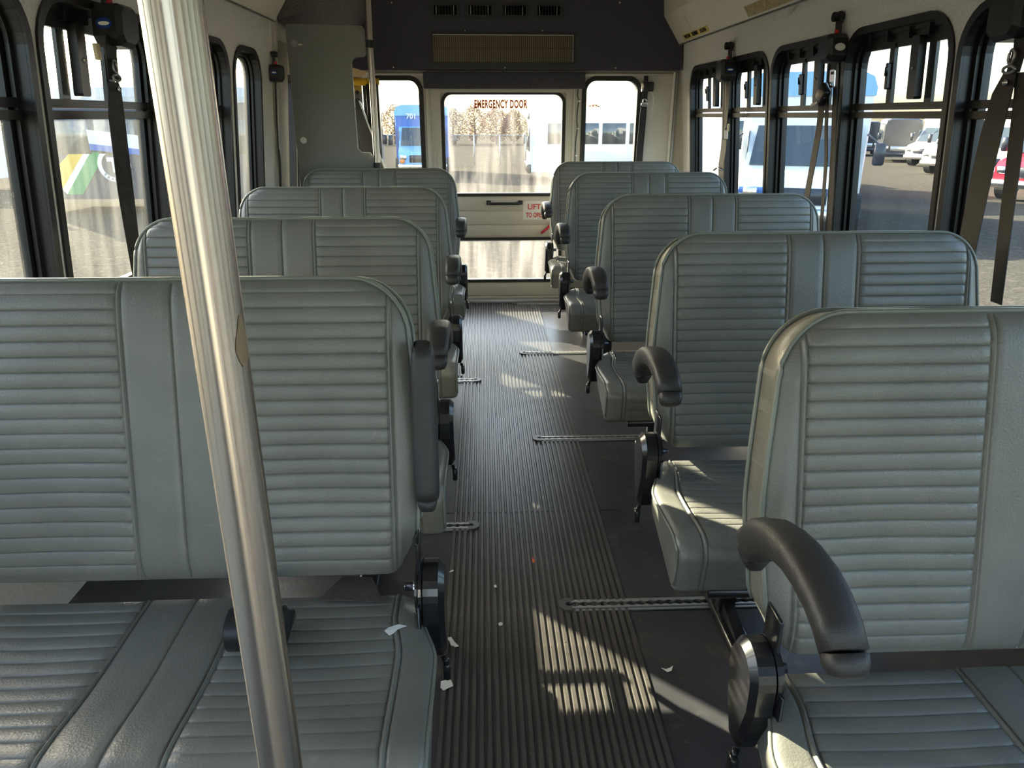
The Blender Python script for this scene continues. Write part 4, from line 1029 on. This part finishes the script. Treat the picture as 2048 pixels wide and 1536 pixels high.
write('fleet_number', '701', .30, 'bus_white', (-.45, 1.44, 2.50), (1, 0, 0), (0, 0, 1), b1, 1, .006, .01)
mb = MB(); o_ = [(.62 + .17 * math.cos(2 * PI * k / 20), 2.30 + .24 * math.sin(2 * PI * k / 20)) for k in range(20)]; i2 = [(.62 + .13 * math.cos(2 * PI * k / 20), 2.30 + .19 * math.sin(2 * PI * k / 20)) for k in range(20)]
mb.prism(o_, lambda a, b, d: Vector((a, 1.44 - d, b)), 0, .02, [i2]); mb.build('oval_emblem', 'bus_white', b1)
MB().rbox(.10, .75, 1.40, 1.50, 2.62, 2.74, .03, seg=1).build('roof_marker', 'bus_white', b1)
MB().rbox(-.95, -.75, -.10, 0, .66, .80, .02, seg=1).build('turn_lamp', 'lamp_amber', b1)
vehicle('shuttle_bus', 'plain blue bus half hidden behind the steel pole of the partition', -5.6, 33, rad(6), 6, 2.2, 2.95, 'bus_blue', 'cutaway', roof='bus_blue', extra={'hood': 'bus_blue'})
vehicle('coach_bus', 'white coach parked side-on with a dark window band behind the rear windows', 1.9, 31.3, rad(-90), 8.5, 2.5, 2.85, 'bus_white', 'coach')
b2 = vehicle('shuttle_bus', 'white cutaway bus with blue hood stripe close outside the rear right windows', 5.75, 13.3, rad(-24), 7, 2.35, 3.0, 'bus_white', 'cutaway', roof='bus_ltblue', extra={'hood': 'bus_white'})
MB().rbox(-1.01, 1.01, -.055, -.02, .98 - .12, .98, .01, seg=1).build('blue_stripe', 'bus_blue', b2)
vehicle('passenger_van', 'black van with blue nose parked far off, left of two', 29.6, 57, rad(-25), 5.5, 2.0, 2.55, 'bus_black', 'van', low='bus_blue', extra={})
vehicle('passenger_van', 'black van parked far off, right of two', 26.2, 46, rad(-25), 5.5, 2.1, 2.6, 'bus_black', 'van')
vehicle('shuttle_bus', 'white bus at an angle, left of the two right of the black vans', 24.4, 40.5, rad(-62), 6.5, 2.3, 2.8, 'bus_white', 'cutaway', roof='bus_white')
vehicle('shuttle_bus', 'white bus at an angle, right of the two and nearer', 20.9, 33.0, rad(-62), 6.5, 2.3, 2.8, 'bus_white', 'cutaway', roof='bus_white')
vehicle('shuttle_bus', 'white bus with big black mirror outside the nearest right window', 18.7, 27.0, rad(-62), 6.5, 2.3, 2.9, 'bus_white', 'cutaway', roof='bus_white')
vehicle('shuttle_bus', 'red and white bus at the right edge beyond the belt', 15.3, 20.0, rad(-62), 6.5, 2.3, 2.9, 'bus_red', 'cutaway', roof='bus_white', low='bus_red', extra={'hood': 'bus_red'})
for k_, (yy_, l_) in enumerate(((23.2, 'nearest'), (27.3, 'farther'))):
    vehicle('shuttle_bus', 'white bus parked crosswise behind the close cutaway bus, %s of the two' % l_, 6.4, yy_, rad(-90), 5.0, 2.3, 2.9, 'bus_white', 'coach', roof='bus_white')
# trees: leafy autumn crowns far behind the fence
def tree_meshes(seed, r=2.6, h=6.5):
    g = random.Random(seed); mb = MB()
    for k in range(3600):
        u = g.random(); a = g.uniform(0, 2 * PI); zz = g.uniform(-1, 1); q = math.sqrt(max(0, 1 - zz * zz)) * r * (.35 + .65 * g.random() ** .4)
        lump = .78 + .22 * math.sin(3 * a + seed * 2 + 2.5 * zz) + .10 * math.sin(7 * a - 5 * zz); q *= lump; c = Vector((q * math.cos(a), q * math.sin(a), h * .50 + zz * h * .44 * (.85 + .15 * math.sin(5 * a + seed)))); s_ = g.uniform(.06, .15)
        d1 = Vector((g.gauss(0, 1), g.gauss(0, 1), g.gauss(0, 1))).normalized(); d2 = d1.orthogonal().normalized()
        mb.add([c - d1 * s_, c + d2 * s_ * .6, c + d1 * s_, c - d2 * s_ * .6], [(0, 1, 2, 3)])
    cr = mb.mesh('crown'); mb = MB(); mb.tube([(0, 0, 0), (0, .05, h * .3), (.1, 0, h * .7)], [.20, .14, .04], 7)
    for k in range(7):
        a = k * 2.4; mb.tube([(0, 0, h * (.25 + .05 * k)), (math.cos(a) * r * .6, math.sin(a) * r * .6, h * (.45 + .06 * k))], [.07, .02], 5)
    return cr, mb.mesh('trunk')
TM = [tree_meshes(i) for i in (1, 2)]
kinds = [('leaf_red', 'red-brown autumn tree in the row behind the wire fence'), ('leaf_grey', 'bare greyish tree in the row behind the wire fence'), ('leaf_ochre', 'ochre autumn tree in the row behind the wire fence')]
crowns = {}
for k in range(40):
    g = random.Random(k * 7 + 1); kd = [1, 0, 1, 0, 0, 2][k % 6]; tm = TM[k % 2]
    x = -62 + k * 2.9 + g.uniform(-.2, .2); y = 101 + (k % 2) * 8.5; e = empty('autumn_tree', (x, y, GZ(y)), g.uniform(0, 6)); s_ = g.uniform(.66, .80) * (1 + .12 * (k % 2)); e.scale = (s_ * 1.15, s_ * 1.15, s_)
    tag(e, kinds[kd][1], 'tree', kinds[kd][1].split(' in the')[0] + 's behind the fence')
    key = (k % 2, kd)
    if key not in crowns: c = tm[0].copy(); c.materials.clear(); c.materials.append(M[kinds[kd][0]]); crowns[key] = c
    link('crown', crowns[key], None, e); link('trunk', tm[1], 'bark', e)
# fence
e = empty('wire_fence', (0, 44, GZ(44))); tag(e, 'low galvanised wire fence across the yard in front of the trees', 'fence')
post = MB().tube([(0, 0, 0), (0, 0, 1.7)], .04, 8).mesh('post')
for k in range(30): link('post', post, 'fence', e, (-38 + k * 1.5 * 1.0, 0, 0))
MB().tube([(-38, 0, 1.68), (5.5, 0, 1.68)], .025, 6).build('top_rail', 'fence', e)
mb = MB()
for k in range(12): mb.box(-38, 5.5, -.001, .001, .12 + k * .13, .1225 + k * .13)
o = mb.build('mesh_wires', 'fence', e); o['kind'] = 'stuff'
